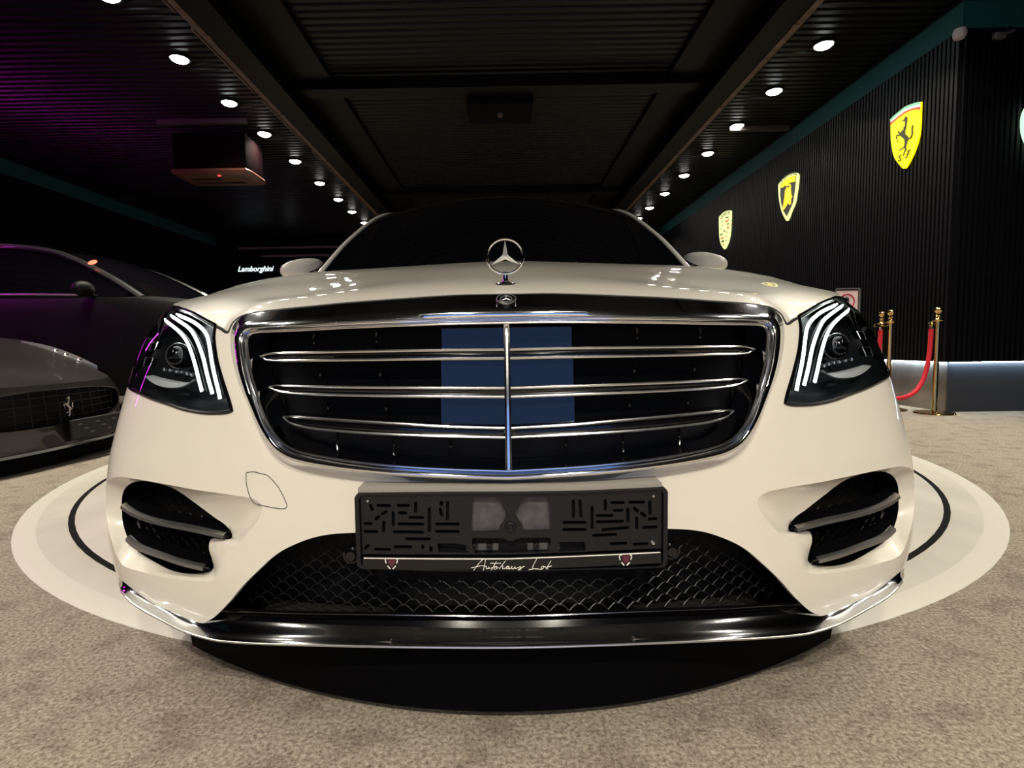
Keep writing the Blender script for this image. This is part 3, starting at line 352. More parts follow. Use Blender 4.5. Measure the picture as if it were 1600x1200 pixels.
# scooped pockets that lead into the corner vents
for s in sides():
    rings = []
    for f, dy in ((0, 0), (.06, .003), (.25, .010), (.5, .020), (.8, .030), (1.0, .036)):
        rings.append([B((a*(1-f)+c*f)*s, b*(1-f)+d*f, dy) for (a, b), (c, d) in zip(vo, vi)])
    mb.loft(rings)
    sf = cat2(SEAM[:11], 6); rows = []
    for i in range(6*6, 9*6+1):
        g = np.array(gout[i]); q = np.array(sf[i]); d = q-np.array((0, .62)); d /= np.linalg.norm(d); g2_ = g-d*.001; q2 = q+d*.012
        rows.append([B(g2_[0]*s, g2_[1], -.0015), B(q[0]*s, q[1], -.0010), B(q2[0]*s, q2[1], .004)])
    mb.loft(rows, False)
bumper = part(mb, 'front_bumper', M['paint'], weld=.0006, smooth_deg=50)
# bonnet
hood_edge = [tuple(BODY(u, z)) for u, z in cat2(SEAM, 4)]
side_edge = [tuple(BODY(u, crest(u))) for u in np.linspace(.90, 2.35, 28)]
hp = [(0.0, hood_edge[0][1])]+[(p[0], p[1]) for p in hood_edge[1:]]+[(p[0], p[1]) for p in side_edge]
yc = hp[-1][1]; hp += [(x, yc+.10*(1-(x/hp[-1][0])**2)) for x in np.linspace(hp[-1][0], 0, 9)[1:-1]]+[(0.0, yc+.10)]
hp += [(0.0, y) for y in np.linspace(yc+.1, hood_edge[0][1], 30)[1:-1]]
mb = MB()
for s in sides():
    V, T = fill(hp, [], .03); mb.add([(x*s, y, HOOD(x, y)) for x, y in V], T)
    L = [(s*p[0], p[1], HOOD(p[0], p[1])) for p in hood_edge]
    for a, b in zip(L[:-1], L[1:]): mb.add([a, b, (b[0], b[1]+.004, b[2]-.012), (a[0], a[1]+.004, a[2]-.012)], [(0,1,2,3)])
part(mb, 'bonnet', M['paint'], weld=.0006, smooth_deg=50)
mb = MB()
for s in sides(): mb.tube([(s*p[0], p[1]-.001, p[2]-.0045) for p in hood_edge], .0034, 6)
part(mb, 'bonnet_seal', M['rubber'])
# flanks, boot
def ucen(Y):
    return float(np.interp(Y-.92, BODY.C[:, 1][60:], BODY.S[60:]))
UF, UR = ucen(1.83), ucen(4.98); UE = float(BODY.S[-1])
def arch(uc): return [(uc+.372*math.cos(a), .34+.372*math.sin(a)) for a in np.radians(np.linspace(205, -25, 22))]
flank = [(USPLIT,.185)]+arch(UF)+[(UF+.5,.2),(UR-.5,.2)]+arch(UR)+[(UR+.5,.22),(UE,.24)]
flank += [(UE, z) for z in np.linspace(.24, .98, 10)[1:-1]]+[(u, crest(u)) for u in np.linspace(UE, USPLIT, 60)]
mb = MB()
for s in sides():
    V, T = fill(flank, [], .06); mb.add([B(u*s, z) for u, z in V], T)
    for uc in (UF, UR):
        A = arch(uc); mb.loft([[B(u*s, z) for u, z in A], [(B(u*s, z)[0]*.80, B(u*s, z)[1], z) for u, z in A]], False)
part(mb, 'body_side', M['paint'], weld=.001)
mb = MB(); rr = []
for Y in np.linspace(4.75, 6.12, 12):
    u = None
    for uu in np.linspace(UR-.6, UE, 80):
        if BODY(uu, crest(uu))[1] <= Y: u = uu
    p = BODY(u, crest(u)); rr.append([(p[0]*t, Y if abs(t) < .999 else p[1], p[2]+.02*(1-t*t)) for t in np.linspace(-1, 1, 13)])
mb.loft(rr, False); part(mb, 'boot_lid', M['paint'])
# underside
mb = MB(); mb.box((-.80,1.12,.150),(.80,5.95,.165)); mb.box((-.50,1.00,.155),(.50,1.14,.170)); part(mb, 'undertray', M['rubber'])
# glasshouse
PIL = [(.78,2.30,1.010),(.755,2.45,1.115),(.728,2.60,1.212),(.673,2.88,1.368),(.627,3.08,1.441),(.60,3.35,1.478),(.59,3.8,1.487),(.60,4.3,1.44),(.64,4.8,1.29),(.70,5.2,1.10),(.72,5.35,1.04)]
PC = catmull(PIL, 8)
mb = MB()
for s in sides(): mb.tube([(s*p[0], p[1], p[2]) for p in PC], [(.012,.009)]*len(PC), 8)
part(mb, 'roof_pillar', M['paint'])
def cross(p, bulge, crown, n=15): return [(p[0]*t, p[1]-bulge*(1-t*t), p[2]+crown*(1-t*t)) for t in np.linspace(-1, 1, n)]
mb = MB(); mb.loft([cross(p, .13, .02+.03*i/33) for i, p in enumerate(PC[:34])], False); part(mb, 'windscreen', M['wind'])
mb = MB(); mb.loft([cross(p, .13*max(0, 1-i/14), .052) for i, p in enumerate(PC[33:60])], False); part(mb, 'panoramic_roof', M['gloss'])
mb = MB(); mb.loft([cross(p, -.05*i/20, .05-.02*i/20) for i, p in enumerate(PC[59:])], False); part(mb, 'rear_window', M['wind'])
for s in sides():
    mb = MB(); mb.loft([[(s*p[0], p[1], p[2]), (s*(p[0]*.5+.87*.5+.02), p[1], p[2]*.5+.505), (s*.868, p[1], min(1.01, p[2]))] for p in PC[2:-2]], False); part(mb, 'side_window', M['wind'])
# mirrors
for s in sides():
    mr = empty('door_mirror', (0, 0, 0)); mr.parent = car; mr.location = Vector((s*.935, 2.55, 1.055))-car.location
    mb = MB(); rings = []
    for i in range(13):
        t = -math.pi/2+math.pi*i/12; x = math.sin(t)*.092; k = abs(math.cos(t))**.55
        rings.append([(s*(.935-x*1.0), 2.55+k*.062*math.cos(a)+.03*x/.09, 1.052+k*((.048+.034*(x/.184+.5)) if math.sin(a) > 0 else .034)*math.copysign(abs(math.sin(a))**.8, math.sin(a))) for a in np.linspace(0, 2*math.pi, 21)[:-1]])
    mb.loft(rings, True, True, True); part(mb, 'mirror_housing', M['paint'], mr)
    mb = MB(); mb.loft([[(s*x, 2.56+dy, z) for x, dy, z in ((.80,-.04,1.0),(.80,.04,1.0),(.80,.04,1.03),(.80,-.04,1.03))], [(s*x, 2.55+dy, z) for x, dy, z in ((.93,-.03,.992),(.93,.03,.992),(.93,.03,1.012),(.93,-.03,1.012))]], True, True, True)
    part(mb, 'mirror_arm', M['gloss'], mr)
# wheels
def wheel(cx, cy, s, par):
    w = empty('wheel'); w.parent = par; w.location = Vector((cx, cy, .34))-par.location
    mb = MB(); mb.lathe([(.235,.11),(.30,.12),(.325,.105),(.335,.07),(.335,-.07),(.325,-.105),(.30,-.12),(.235,-.11)], (cx, cy, .341), 36, 'x'); part(mb, 'tyre', M['tyre'], w)
    mb = MB(); mb.lathe([(.235,.11),(.228,.10),(.215,-.05),(.21,-.10)], (cx, cy, .34), 36, 'x')
    for k in range(10):
        a = 2*math.pi*k/10; d = Vector((0, math.cos(a), math.sin(a)))
        mb.tube([Vector((cx+s*.085, cy, .34))+d*.04, Vector((cx+s*.10, cy, .34))+d*.225], [(.022,.012),(.014,.01)], 6)
    mb.lathe([(0,.0),(.06,.0),(.06,.03*s),(0,.04*s)], (cx+s*.07, cy, .34), 20, 'x'); part(mb, 'rim', M['chrome2'], w)
for s in sides():
    for Y in (1.83, 4.98): wheel(s*.82, Y, s, car)
# ---- grille
grille = empty('radiator_grille'); grille.parent = car; grille.location = Vector((0, 1.0, .62))-car.location
full_o = gout+[(-u, z) for u, z in gout[1:-1]][::-1]; full_i = gin+[(-u, z) for u, z in gin[1:-1]][::-1]
def ring_at(f, dy): return [B(a*(1-f)+c*f, b*(1-f)+d*f, dy) for (a, b), (c, d) in zip(full_o, full_i)]
mb = MB(); mb.loft([ring_at(f, dy) for f, dy in ((-.01,.012),(.0,.0),(.04,-.004),(.38,-.016),(.46,-.0225),(.52,-.025),(.62,-.0265),(.76,-.026),(.82,-.022),(.845,-.012),(.88,-.011),(.90,-.018),(.95,-.021),(1.0,-.017),(1.01,.0),(1.02,.07))])
part(mb, 'grille_surround', M['chrome'], grille, smooth_deg=60)
mb = MB(); mb.tube([B(u, z, -.0165) for u, z in full_i], .0021, 8, True); part(mb, 'inner_rim', M['slatchrome'], grille)
mb = MB(); o = [(u*1.02, (z-.62)*1.02+.62) for u, z in gin[::3]+[gin[-1]]]; o = o+[(-u, z) for u, z in o[1:-1]][::-1]
V, T = fill(o, [], .04); mb.add([B(u, z, .085) for u, z in V], T)
mb.loft([[B(u, z, .0) for u, z in o], [B(u, z, .085) for u, z in o]]); part(mb, 'grille_backing', M['black'], grille)
for a, b in (('lv1a','lv1b'),('lv2a','lv2b'),('lv3a','lv3b')):
    A = resample(cat2(D[a], 5), 26); Bq = resample(cat2(D[b], 5), 26); Af = A+[(-u, z) for u, z in A[:-1]][::-1]; Bf = Bq+[(-u, z) for u, z in Bq[:-1]][::-1]
    n = len(Af); rad = [(.0031,.0042) if 1 < i < n-2 else (.002,.002) for i in range(n)]
    sl = MB(); sl.tube([B(u, z, .012) for u, z in Af], rad, 8, flat=(0,-1,0)); sl.tube([B(u, z, .012) for u, z in Bf], rad, 8, flat=(0,-1,0))
    o = part(sl, 'grille_slat', M['slatchrome'], grille)
    fi = MB(); fi.loft([[B(u, z, .017) for u, z in Af], [B((u+c)/2, (z+d)/2, .014) for (u, z), (c, d) in zip(Af, Bf)], [B(u, z, .017) for u, z in Bf]], False)
    fi.loft([[B(u, z, .014) for u, z in Af], [B(u, z, .065) for u, z in Af]], False); fi.loft([[B(u, z, .014) for u, z in Bf], [B(u, z, .065) for u, z in Bf]], False)
    part(fi, 'slat_core', M['gloss'], grille)
mb = MB(); mb.loft([[B(x, z, dy) for x, dy in ((-.0065,.012),(-.0055,-.002),(-.002,-.005),(.002,-.005),(.0055,-.002),(.0065,.012))] for z in np.linspace(.478, .764, 12)], True, True, True)
part(mb, 'centre_bar', M['slatchrome'], grille)
def flat_quad(x0, x1, z0, z1):
    ym = B(0, (z0+z1)/2)[1]+.030; y0, y1 = ym-.03*(z1-z0), ym+.03*(z1-z0); return [(x0, y0, z0), (x1, y0, z0), (x1, y1, z1), (x0, y1, z1)]
pz = sorted([D['radar'][0][1], D['radar'][3][1]]); px = abs(D['radar'][0][0])
for z0, z1 in ((pz[0]-.002, D['lv2b'][-1][1]+.002), (D['lv2b'][-1][1]-.001, D['lv1b'][-1][1]), (D['lv1a'][-1][1], pz[1])):
    mb = MB(); q = flat_quad(-px, px, z0, z1); mb.add(q+[(a, b+.006, c) for a, b, c in q], [(0,1,2,3),(7,6,5,4),(0,4,5,1),(1,5,6,2),(2,6,7,3),(3,7,4,0)]); part(mb, 'radar_panel', M['navy'], grille, smooth_deg=0)
for u, z in D['struts']:
    for s in sides():
        mb = MB(); p = B(u*s, z, .045); mb.tube([(p[0], p[1], p[2]-.018), (p[0], p[1]-.004, p[2]-.006), (p[0], p[1]-.006, p[2]+.006), (p[0], p[1], p[2]+.016)], [.0035,.0028,.0022,.003], 8); part(mb, 'grille_strut', M['gloss'], grille)
# small round badge on the dark upper band
bz = .7785; bc = np.array(B(0, bz, -.012)); bt = np.array((0, .80, .60)); bt /= np.linalg.norm(bt); bx = np.array((1., 0, 0)); bn = np.cross(bx, bt); bn = bn if bn[1] < 0 else -bn
def badge_pt(a, b, h=0): return tuple(bc+bx*a+bt*b+bn*h)
bd = empty('bonnet_badge'); bd.parent = car; bd.location = Vector(bc)-car.location
mb = MB(); mb.loft([[badge_pt(r*math.cos(a), r*math.sin(a), h) for a in np.linspace(0, 2*math.pi, 33)[:-1]] for r, h in ((.0195,.0),(.0195,.006),(.017,.007),(.0165,.005),(.0,.005))]); part(mb, 'badge_disc', M['gloss'], bd)
mb = MB()
for r in (.0175, .0105): mb.tube([badge_pt(r*math.cos(a), r*math.sin(a), .0065) for a in np.linspace(0, 2*math.pi, 33)[:-1]], .0008, 6, True)
for k in range(3):
    a = math.pi/2+k*2*math.pi/3; mb.tube([badge_pt(0, 0, .0065), badge_pt(.0105*math.cos(a), .0105*math.sin(a), .0065)], [.0018,.0004], 6)
for k in range(14):
    a = math.radians(200+140*k/13); mb.tube([badge_pt(.0128*math.cos(a), .0128*math.sin(a), .0062), badge_pt(.0155*math.cos(a+.12), .0155*math.sin(a+.12), .0062)], .0006, 4)
part(mb, 'badge_star', mat('badge_silver', (.85,.86,.85), .35, 1.0), bd)
# upright star ornament
orn = empty('bonnet_ornament'); orn.parent = car; oz = .878; oy = 1.10; orn.location = Vector((0, oy, HOOD(0, oy)))-car.location
mb = MB(); mb.tube([(.0365*math.cos(a), oy, oz+.0345*math.sin(a)) for a in np.linspace(0, 2*math.pi, 49)[:-1]], .0023, 8, True); part(mb, 'ornament_ring', M['chrome'], orn)
mb = MB()
for k in range(3):
    a = math.pi/2+k*2*math.pi/3; d = Vector((math.cos(a), 0, math.sin(a))); t = Vector((-math.sin(a), 0, math.cos(a))); c = Vector((0, oy, oz)); tip = c+d*.034
    l, r = c+t*.0052+d*.0030, c-t*.0052+d*.0030
    for sy in (-1, 1): f = c+Vector((0, sy*.004, 0)); mb.add([f, l, tip], [(0,1,2)]); mb.add([f, tip, r], [(0,1,2)])
    for s2 in (-1, 1):
        for sy in (-1, 1): 
            nb = c+Vector((math.cos(a+s2*math.pi/3), 0, math.sin(a+s2*math.pi/3)))*.0046; mb.add([c+Vector((0, sy*.004, 0)), (l if s2 > 0 else r), nb], [(0,1,2)])
part(mb, 'ornament_star', mat('star_silver', (.80,.80,.80), .38, 1.0), orn, smooth_deg=0)
hz = HOOD(0, oy)
mb = MB(); mb.lathe([(.0,.0),(.0205,.0),(.0195,.002),(.010,.0032),(.006,.006),(.0048,.014),(.0055,.024),(.0,.026)], (0, oy+.006, hz+.001), 28); part(mb, 'ornament_base', M['chrome'], orn)
# ---- headlamps
lamps = []
for s in sides():
    c = B(.74*s, .69); hl = empty('headlamp'); hl.parent = car; hl.location = Vector(c)-car.location; lamps.append(hl)
    P = lamp_poly
    V, T = fill(P, [], .02); mb = MB(); mb.add([B(u*s, z, -.0005) for u, z in V], T); part(mb, 'lamp_lens', M['lens'], hl)
    cu, cz = .80, .69; mb = MB(); rings = []
    for f, dy in ((1.0,.001),(.975,.008),(.94,.03),(.90,.055),(.80,.075),(.5,.085),(.2,.09)): rings.append([Bi((cu+(u-cu)*f)*s, cz+(z-cz)*f, dy) for u, z in P])
    mb.loft(rings, True, False, True); part(mb, 'lamp_housing', M['lampin'], hl)
    mb = MB(); mb.tube([B(u*s, z, -.0005) for u, z in P], .0034, 6, True); part(mb, 'lamp_gasket', M['gloss'], hl)
    for nm, w in (('ledA',.0062),('ledB',.0062),('ledC',.0060)):
        L = resample(cat2(D[nm], 5), 26); n = len(L)
        mb = MB(); mb.tube([B(u*s, z, .020) for u, z in L], [(w*.60*(1 if i > 1 else .6), w*.30) for i in range(n)], 8, flat=(0,-1,0)); part(mb, 'daylight_strip', M['led'], hl)
        mb = MB()
        for e in (-1, 1):
            mb.tube([B((u+e*.0055)*s, z+e*.0015, .030) for u, z in L], .0012, 6)
        part(mb, 'strip_bezel', M['gloss'], hl)
    L = resample(cat2(D['lampbar'], 5), 24); n = len(L)
    mb = MB(); mb.loft([[B(u*s, z+dz*math.sin(math.pi*min(1, (i+.6)/n)), dy) for i, (u, z) in enumerate(L)] for dz, dy in ((.006,.050),(.005,.030),(-.006,.022),(-.009,.030))], False); part(mb, 'lower_reflector', M['pearl'], hl)
    for (u, z), r in ((D['proj'][0], .026),):
        p = B(u*s, z, .048); mb = MB(); mb.lathe([(r,.02),(r,-.004),(r*.9,-.010),(r*.85,-.006),(r*.8,-.014),(r*.55,-.022),(0,-.026)], p, 28, 'y'); part(mb, 'projector_lens', M['gloss'], hl)
        mb = MB(); mb.tube([(p[0]+r*1.03*math.cos(a), p[1]-.006, p[2]+r*1.03*math.sin(a)) for a in np.linspace(math.pi*.1, math.pi*1.5, 24)], .0014, 6); part(mb, 'projector_ring', M['lampchrome'], hl)
    for (u, z), hw, hh in ((D['proj'][1], .016, .0085), (D['proj'][2], .019, .0095)):
        u = min(u, .845); mb = MB(); mb.tube([B((u+a)*s, z+b, .014) for a, b in ((-hw,-hh),(hw,-hh),(hw,hh),(-hw,hh))], .0014, 6, True); part(mb, 'module_frame', M['lampchrome'], hl)
        mb = MB(); mb.loft([[B((u+a*k)*s, z+b*k, dy) for a, b in ((-hw,-hh),(hw,-hh),(hw,hh),(-hw,hh))] for k, dy in ((1,.016),(.7,.035))], True, False, True); part(mb, 'led_module', M['gloss'], hl, smooth_deg=0)
    for u, z in D['dots']:
        p = B(u*s, z, .034); mb = MB(); mb.lathe([(.0,-.004),(.0028,-.003),(.004,.0),(.0035,.006),(0,.006)], p, 10, 'y'); part(mb, 'reflector_bead', M['lampchrome'], hl)
# ---- corner vents
for s in sides():
    p0 = B(.72*s, .33, .05); vt = empty('corner_vent'); vt.parent = car; vt.location = Vector(p0)-car.location
    vin = vi; mb = MB(); mb.loft([[B(u*s, z, dy) for u, z in vin] for dy in (.036,.11)]); V, T = fill(vin, [], .03); mb.add([B(u*s, z, .11) for u, z in V], T); part(mb, 'vent_duct', M['black'], vt)
    mb = MB(); vp = np.array(vin)
    for r in range(14):
        for c in range(14):
            u0 = .55+c*.030+(r % 2)*.015; z0 = .245+r*.013
            if not inside(vin, np.array([(u0+.015, z0+.004)]))[0]: continue
            mb.tube([B((u0+.030*t)*s, z0+.010*math.sin(math.pi*t), .085) for t in np.linspace(0, 1, 5)], .0009, 4, cap=False)
    part(mb, 'vent_mesh', M['mesh'], vt)
    for nm in ('vane1','vane2'):
        L = resample(cat2(D[nm], 6), 20); L = [(u+.001*(1-i/19), z) for i, (u, z) in enumerate(L)]
        bl = MB(); bl.loft([[B(u*s, z+dz, dy) for u, z in L] for dz, dy in ((.0052,.030),(.0030,.018),(-.0030,.016),(-.0052,.022),(-.0045,.032))], False); bl.loft([[B(u*s, z+dz, dy) for dz, dy in ((.0052,.030),(.0030,.018),(-.0030,.016),(-.0052,.022),(-.0045,.032))] for u, z in (L[0], L[0])], False)
        v = part(bl, 'vane_trim', M['chrome2'], vt)
        wg = MB(); wg.loft([[B(u*s, z+dz, dy) for u, z in L+[(L[-1][0]-.007, L[-1][1]-.001)]] for dz, dy in ((.0065,.032),(.012,.060),(-.004,.085),(-.008,.034),(.0065,.032))], False)
        u, z = L[-1]; wg.loft([[B((u+a)*s, z+b, dy) for a, b, dy in ((.006,.030,.050),(-.004,.016,.034),(-.010,.0,.026),(-.006,-.008,.024),(.004,-.009,.030))], [B((u+a)*s, z+b, dy) for a, b, dy in ((.012,.028,.075),(.006,.014,.07),(.002,.0,.06),(.004,-.006,.06),(.012,-.008,.06))]], False)
        part(wg, 'vane_blade', M['gloss'], vt)
    a = B(.80*s, .335, .045); mb = MB(); mb.tube([(a[0], a[1], a[2]-.012), (a[0], a[1]-.004, a[2]), (a[0], a[1], a[2]+.012)], [(.003,.004),(.004,.006),(.003,.004)], 8); part(mb, 'vent_sensor', M['holder'], vt)
# ---- lower intake
low = empty('lower_intake'); low.parent = car; low.location = Vector((0, 1.0, .26))-car.location
zb = .172
ip = intake+[]; half = [(u, z) for u, z in ip]; fullp = half[:-1]+[(0.0, half[-1][1])]+[(-u, z) for u, z in half[:-1]][::-1]
ipoly = fullp
mb = MB(); V, T = fill(ipoly, [], .04); mb.add([B(u, z, .11) for u, z in V], T); mb.loft([[B(u, z, dy) for u, z in ipoly] for dy in (.010,.11)], False)
bb = [(u, .165) for u in np.linspace(-.64, .64, 21)]; mb.loft([[B(u, z, .01) for u, z in bb], [B(u, z, .11) for u, z in bb]], False); part(mb, 'intake_duct', M['black'], low)
mb = MB()
for r in range(14):
    for c in range(-18, 18):
        u0 = c*.036+(r % 2)*.018; z0 = .208+r*.0118
        if z0 > .30 and abs(u0) < .23: continue
        if not inside(ipoly, np.array([(u0+.018, z0+.012)]))[0] or not inside(ipoly, np.array([(u0+(.036 if u0 > 0 else 0), z0)]))[0]: continue
        mb.tube([B(u0+.036*t, z0+.0115*math.sin(math.pi*t), .035+.006*math.sin(math.pi*t)) for t in np.linspace(0, 1, 7)], .0010, 4, cap=False)
part(mb, 'intake_mesh', M['mesh'], low)
for x in (-.285, .29):
    p = B(x, .322, .018); mb = MB(); mb.lathe([(0,-.006),(.0085,-.006),(.011,-.003),(.0115,.012)], p, 24, 'y'); mb.lathe([(.0115,-.002),(.0155,.0),(.016,.012)], p, 24, 'y'); part(mb, 'parking_sensor', M['gloss'], low)
lb = resample(cat2(D['lipbar'], 5), 24); lbf = lb+[(-u, z) for u, z in lb[:-1]][::-1]
st = [tuple(p) for p in D['spl_top']]; sb = [tuple(p) for p in D['spl_bot']]
st = [(1.02,.196),(.93,.200)]+st; sb = [(1.02,.190),(.93,.192),(.868,.192)]+sb[1:]
ST = resample(cat2(st, 6), 70); SB = resample(cat2(sb, 6), 70); stf = ST+[(-u, z) for u, z in ST[:-1]][::-1]; sbf = SB+[(-u, z) for u, z in SB[:-1]][::-1]
mb = MB(); mb.tube([B(u, z, .012) for u, z in lbf], [(.0035,.005)]*len(lbf), 8, flat=(0,-1,0))
top = resample([(u, z) for u, z in stf if abs(u) < .60], len(lbf)); mb.loft([[B(u, z-.002, .012) for u, z in lbf], [B(u, z*.5+w*.5-.002, .020) for (u, z), (v, w) in zip(lbf, top)], [B(u, z, .012) for u, z in top]], False)
part(mb, 'lower_bar', M['gloss'], low)
mb = MB(); mb.tube([B(u, z+.002, .0065) for u, z in lbf[2:-2]], .0009, 6); part(mb, 'bar_highlight', mat('highlight_grey', (.25,.25,.27), .2, 1.0), low)  # grey line drawn for the highlight along the gloss bar
def blade(i0, i1):
    a = stf[i0:i1]; b = sbf[i0:i1]; mb = MB()
    rows = ((0,0.006,.004),(0,.0,-.004),(.35,.0,-.010),(.70,.0,-.019),(.88,.0,-.026),(1.0,.001,-.027),(1.08,-.001,-.022),(1.12,-.002,-.008),(1.1,.0,.10))
    mb.loft([[B(u*(1-f)+v*f, z*(1-f)+w*f+dz, dy*(1-.85*smooth(.78,.93,abs(u))) if dy < 0 else dy) for (u, z), (v, w) in zip(a, b)] for f, dz, dy in rows], False); return mb
n = len(stf); cut = min(range(70), key=lambda i: abs(stf[i][0]-.552))
part(blade(0, cut+1), 'splitter_end', M['chrome'], car, smooth_deg=60); part(blade(cut, n-cut), 'splitter_blade', M['chrome'], car, smooth_deg=60); part(blade(n-cut-1, n), 'splitter_end', M['chrome'], car, smooth_deg=60)
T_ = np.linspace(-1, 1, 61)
def shadow_row(f, z):                                            # from under the lip (f = 0) to just over the floor (f = 1)
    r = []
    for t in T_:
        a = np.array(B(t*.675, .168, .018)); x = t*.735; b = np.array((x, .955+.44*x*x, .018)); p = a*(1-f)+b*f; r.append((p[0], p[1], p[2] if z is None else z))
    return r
rows = [shadow_row(0, None), shadow_row(.35, None), shadow_row(.8, None), shadow_row(1.0, None)]; back = [[(x, y+.16, z) for x, y, z in rows[-1]], [(x, y+.16, .16) for x, y, z in rows[0]]]
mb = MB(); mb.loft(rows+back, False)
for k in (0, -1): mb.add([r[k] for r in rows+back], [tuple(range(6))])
part(mb, 'shadow_sheet', M['shadow'])  # dark sheet added for the deep shadow under the bumper, shaped to its edge
mb = MB(); mb.tube([B(u, z+.0005, -.0265*(1-.85*smooth(.78,.93,abs(u)))) for u, z in sbf if abs(u) < .86], .0020, 8); part(mb, 'splitter_edge', M['chrome2'])
# tow-eye cover seam, one side only
tow = cat2(D['tow'], 5, True); mb = MB(); mb.tube([B(-u, z, -.0002) for u, z in tow], .0008, 6, True); part(mb, 'tow_cover_seam', mat('seam_grey', (.10,.095,.085), .6), car)
# ---- number plate holder
ph = empty('plate_holder'); ph.parent = car; ph.location = Vector((0, .9, .4))-car.location
PX = -.0  # lateral centre
def pl(x, z, h=0): return (x, .888+.09*x*x-h, z)
_p = [tuple(p) for p in D['plate_out']]; _t = sorted([p for p in _p if p[1] > .42], key=lambda p: p[0]); _b = sorted([p for p in _p if p[1] < .42], key=lambda p: p[0])
X0, X1 = min(p[0] for p in _p), max(p[0] for p in _p); rc = .011
_ti = [p for p in _t if X0+.012 < p[0] < X1-.012]; _bi = [p for p in _b if X0+.012 < p[0] < X1-.012]
_ti = [(X0, _ti[0][1]-.001)]+_ti+[(X1, _ti[-1][1]+.0005)]; _bi = [(X0, _bi[0][1])]+_bi+[(X1, _bi[-1][1])]
def ztop(x): return float(np.interp(x, [p[0] for p in _ti], [p[1] for p in _ti]))
def zbot(x): return float(np.interp(x, [p[0] for p in _bi], [p[1] for p in _bi]))
po = []
for cx_, cz_, a0 in ((X1-rc, ztop(X1)-rc, 0), (X0+rc, ztop(X0)-rc, 90), (X0+rc, zbot(X0)+rc, 180), (X1-rc, zbot(X1)+rc, 270)):
    po += [(cx_+rc*math.cos(math.radians(a0+t)), cz_+rc*math.sin(math.radians(a0+t))) for t in (0,15,30,45,60,75,90)]
    if a0 == 0: po += [(x, ztop(x)) for x in np.linspace(X1-.03, X0+.03, 13)]
    if a0 == 180: po += [(x, zbot(x)) for x in np.linspace(X0+.03, X1-.03, 13)]
def capsule(x0, z0, x1, z1, r=.0028, n=5):
    a = math.atan2(z1-z0, x1-x0); L = []
    for k in range(n+1): t = a+math.pi/2+math.pi*k/n; L.append((x0+r*math.cos(t), z0+r*math.sin(t)))
    for k in range(n+1): t = a-math.pi/2+math.pi*k/n; L.append((x1+r*math.cos(t), z1+r*math.sin(t)))
    return L
def shrink(L, d):
    c = np.mean(np.array(L), 0); x0, x1 = min(p[0] for p in L), max(p[0] for p in L); z0, z1 = min(p[1] for p in L), max(p[1] for p in L); kx = 1-2*d/(x1-x0); kz = 1-2*d/(z1-z0); mx, mz = (x0+x1)/2, (z0+z1)/2
    return [(mx+(x-mx)*kx, mz+(z-mz)*kz) for x, z in L]
def shrink2(L, dx, dt, db):
    x0, x1 = min(p[0] for p in L), max(p[0] for p in L); z0, z1 = min(p[1] for p in L), max(p[1] for p in L)
    return [(x0+dx+(x-x0)*(x1-x0-2*dx)/(x1-x0), z0+db+(z-z0)*(z1-z0-dt-db)/(z1-z0)) for x, z in L]
pin = shrink2(po, .010, .0045, .010)
win_z = [p[1] for p in D['win_line']]; zsplit = sum(win_z)/3
pin_top = [(x, z) for x, z in pin if z > zsplit+.004]; lo = sorted([p for p in pin if p[1] > zsplit+.004], key=lambda p: p[0])
x0, x1 = min(p[0] for p in pin), max(p[0] for p in pin)
def zl(x): return float(np.interp(x, [D['win_line'][0][0], D['win_line'][1][0], D['win_line'][2][0]], win_z))
face = [p for p in pin if p[1] > zl(p[0])+.02]
face = sorted(face, key=lambda p: p[0]); face = face+[(x, zl(x)+.004) for x in np.linspace(x1, x0, 9)]
tz0, tz1 = max(p[1] for p in po), min(p[1] for p in po)
holes = []
Vtmp = [capsule(*c) for c in D['slots_l']+D['slots_r']]+[D['win_l'], D['win_r'], D['win_b1'], D['win_b0'], D['win_b2']]
fa = np.array(face)
for h in Vtmp:
    h = [tuple(p) for p in h]
    if not inside(face, np.array(h)).all(): 
        h = [(x, max(z, zl(x)+.006)) for x, z in h]
        if not inside(face, np.array(h)).all(): continue
    if any(inside(g, np.array(h)).any() or inside(h, np.array(g)).any() for g in holes): continue
    holes.append(h)
mb = MB(); mb.extrude(face, lambda a, b: pl(a, b, .0), lambda a, b: pl(a, b, -.005), holes); part(mb, 'holder_grid', M['holder'], ph, smooth_deg=30)
mb = MB(); po2 = po; pi2 = shrink2(po2, .0095, .004, .004)
mb.loft([[pl(x, z, -.030-.03*abs(x)) for x, z in po2], [pl(x, z, .003) for x, z in po2], [pl(x, z, .0055) for x, z in shrink(po2, .0012)], [pl(x, z, .0055) for x, z in shrink2(po2, .008, .003, .003)], [pl(x, z, -.002) for x, z in pi2]]); part(mb, 'holder_frame', M['holder'], ph)
mb = MB(); xs = np.linspace(X0+.006, X1-.010, 21); led = lambda x, dz: [pl(x, ztop(x)+dz, .001), (x, BODY(x, ztop(x))[1]+.004, ztop(x)+dz)]
mb.loft([[led(x, .0004)[0], led(x, .0072)[0], led(x, .0085)[1], led(x, .0004)[1]] for x in xs], True, True, True); part(mb, 'holder_ledge', mat('shaded_cream', (.30,.28,.25), .5), ph)  # added ledge; its grey is cream with the shade put in
mb = MB(); V, T = fill(pi2, [], .03); mb.add([pl(x, z, -.012) for x, z in V], T); part(mb, 'holder_back', M['black'], ph)
for w in ('win_l','win_r'):
    c = shrink([tuple(p) for p in D[w]], -.002); mb = MB(); mb.poly(c, (), lambda a, b: pl(a, b, -.011)); part(mb, 'mounting_plate', M['holderback'], ph)
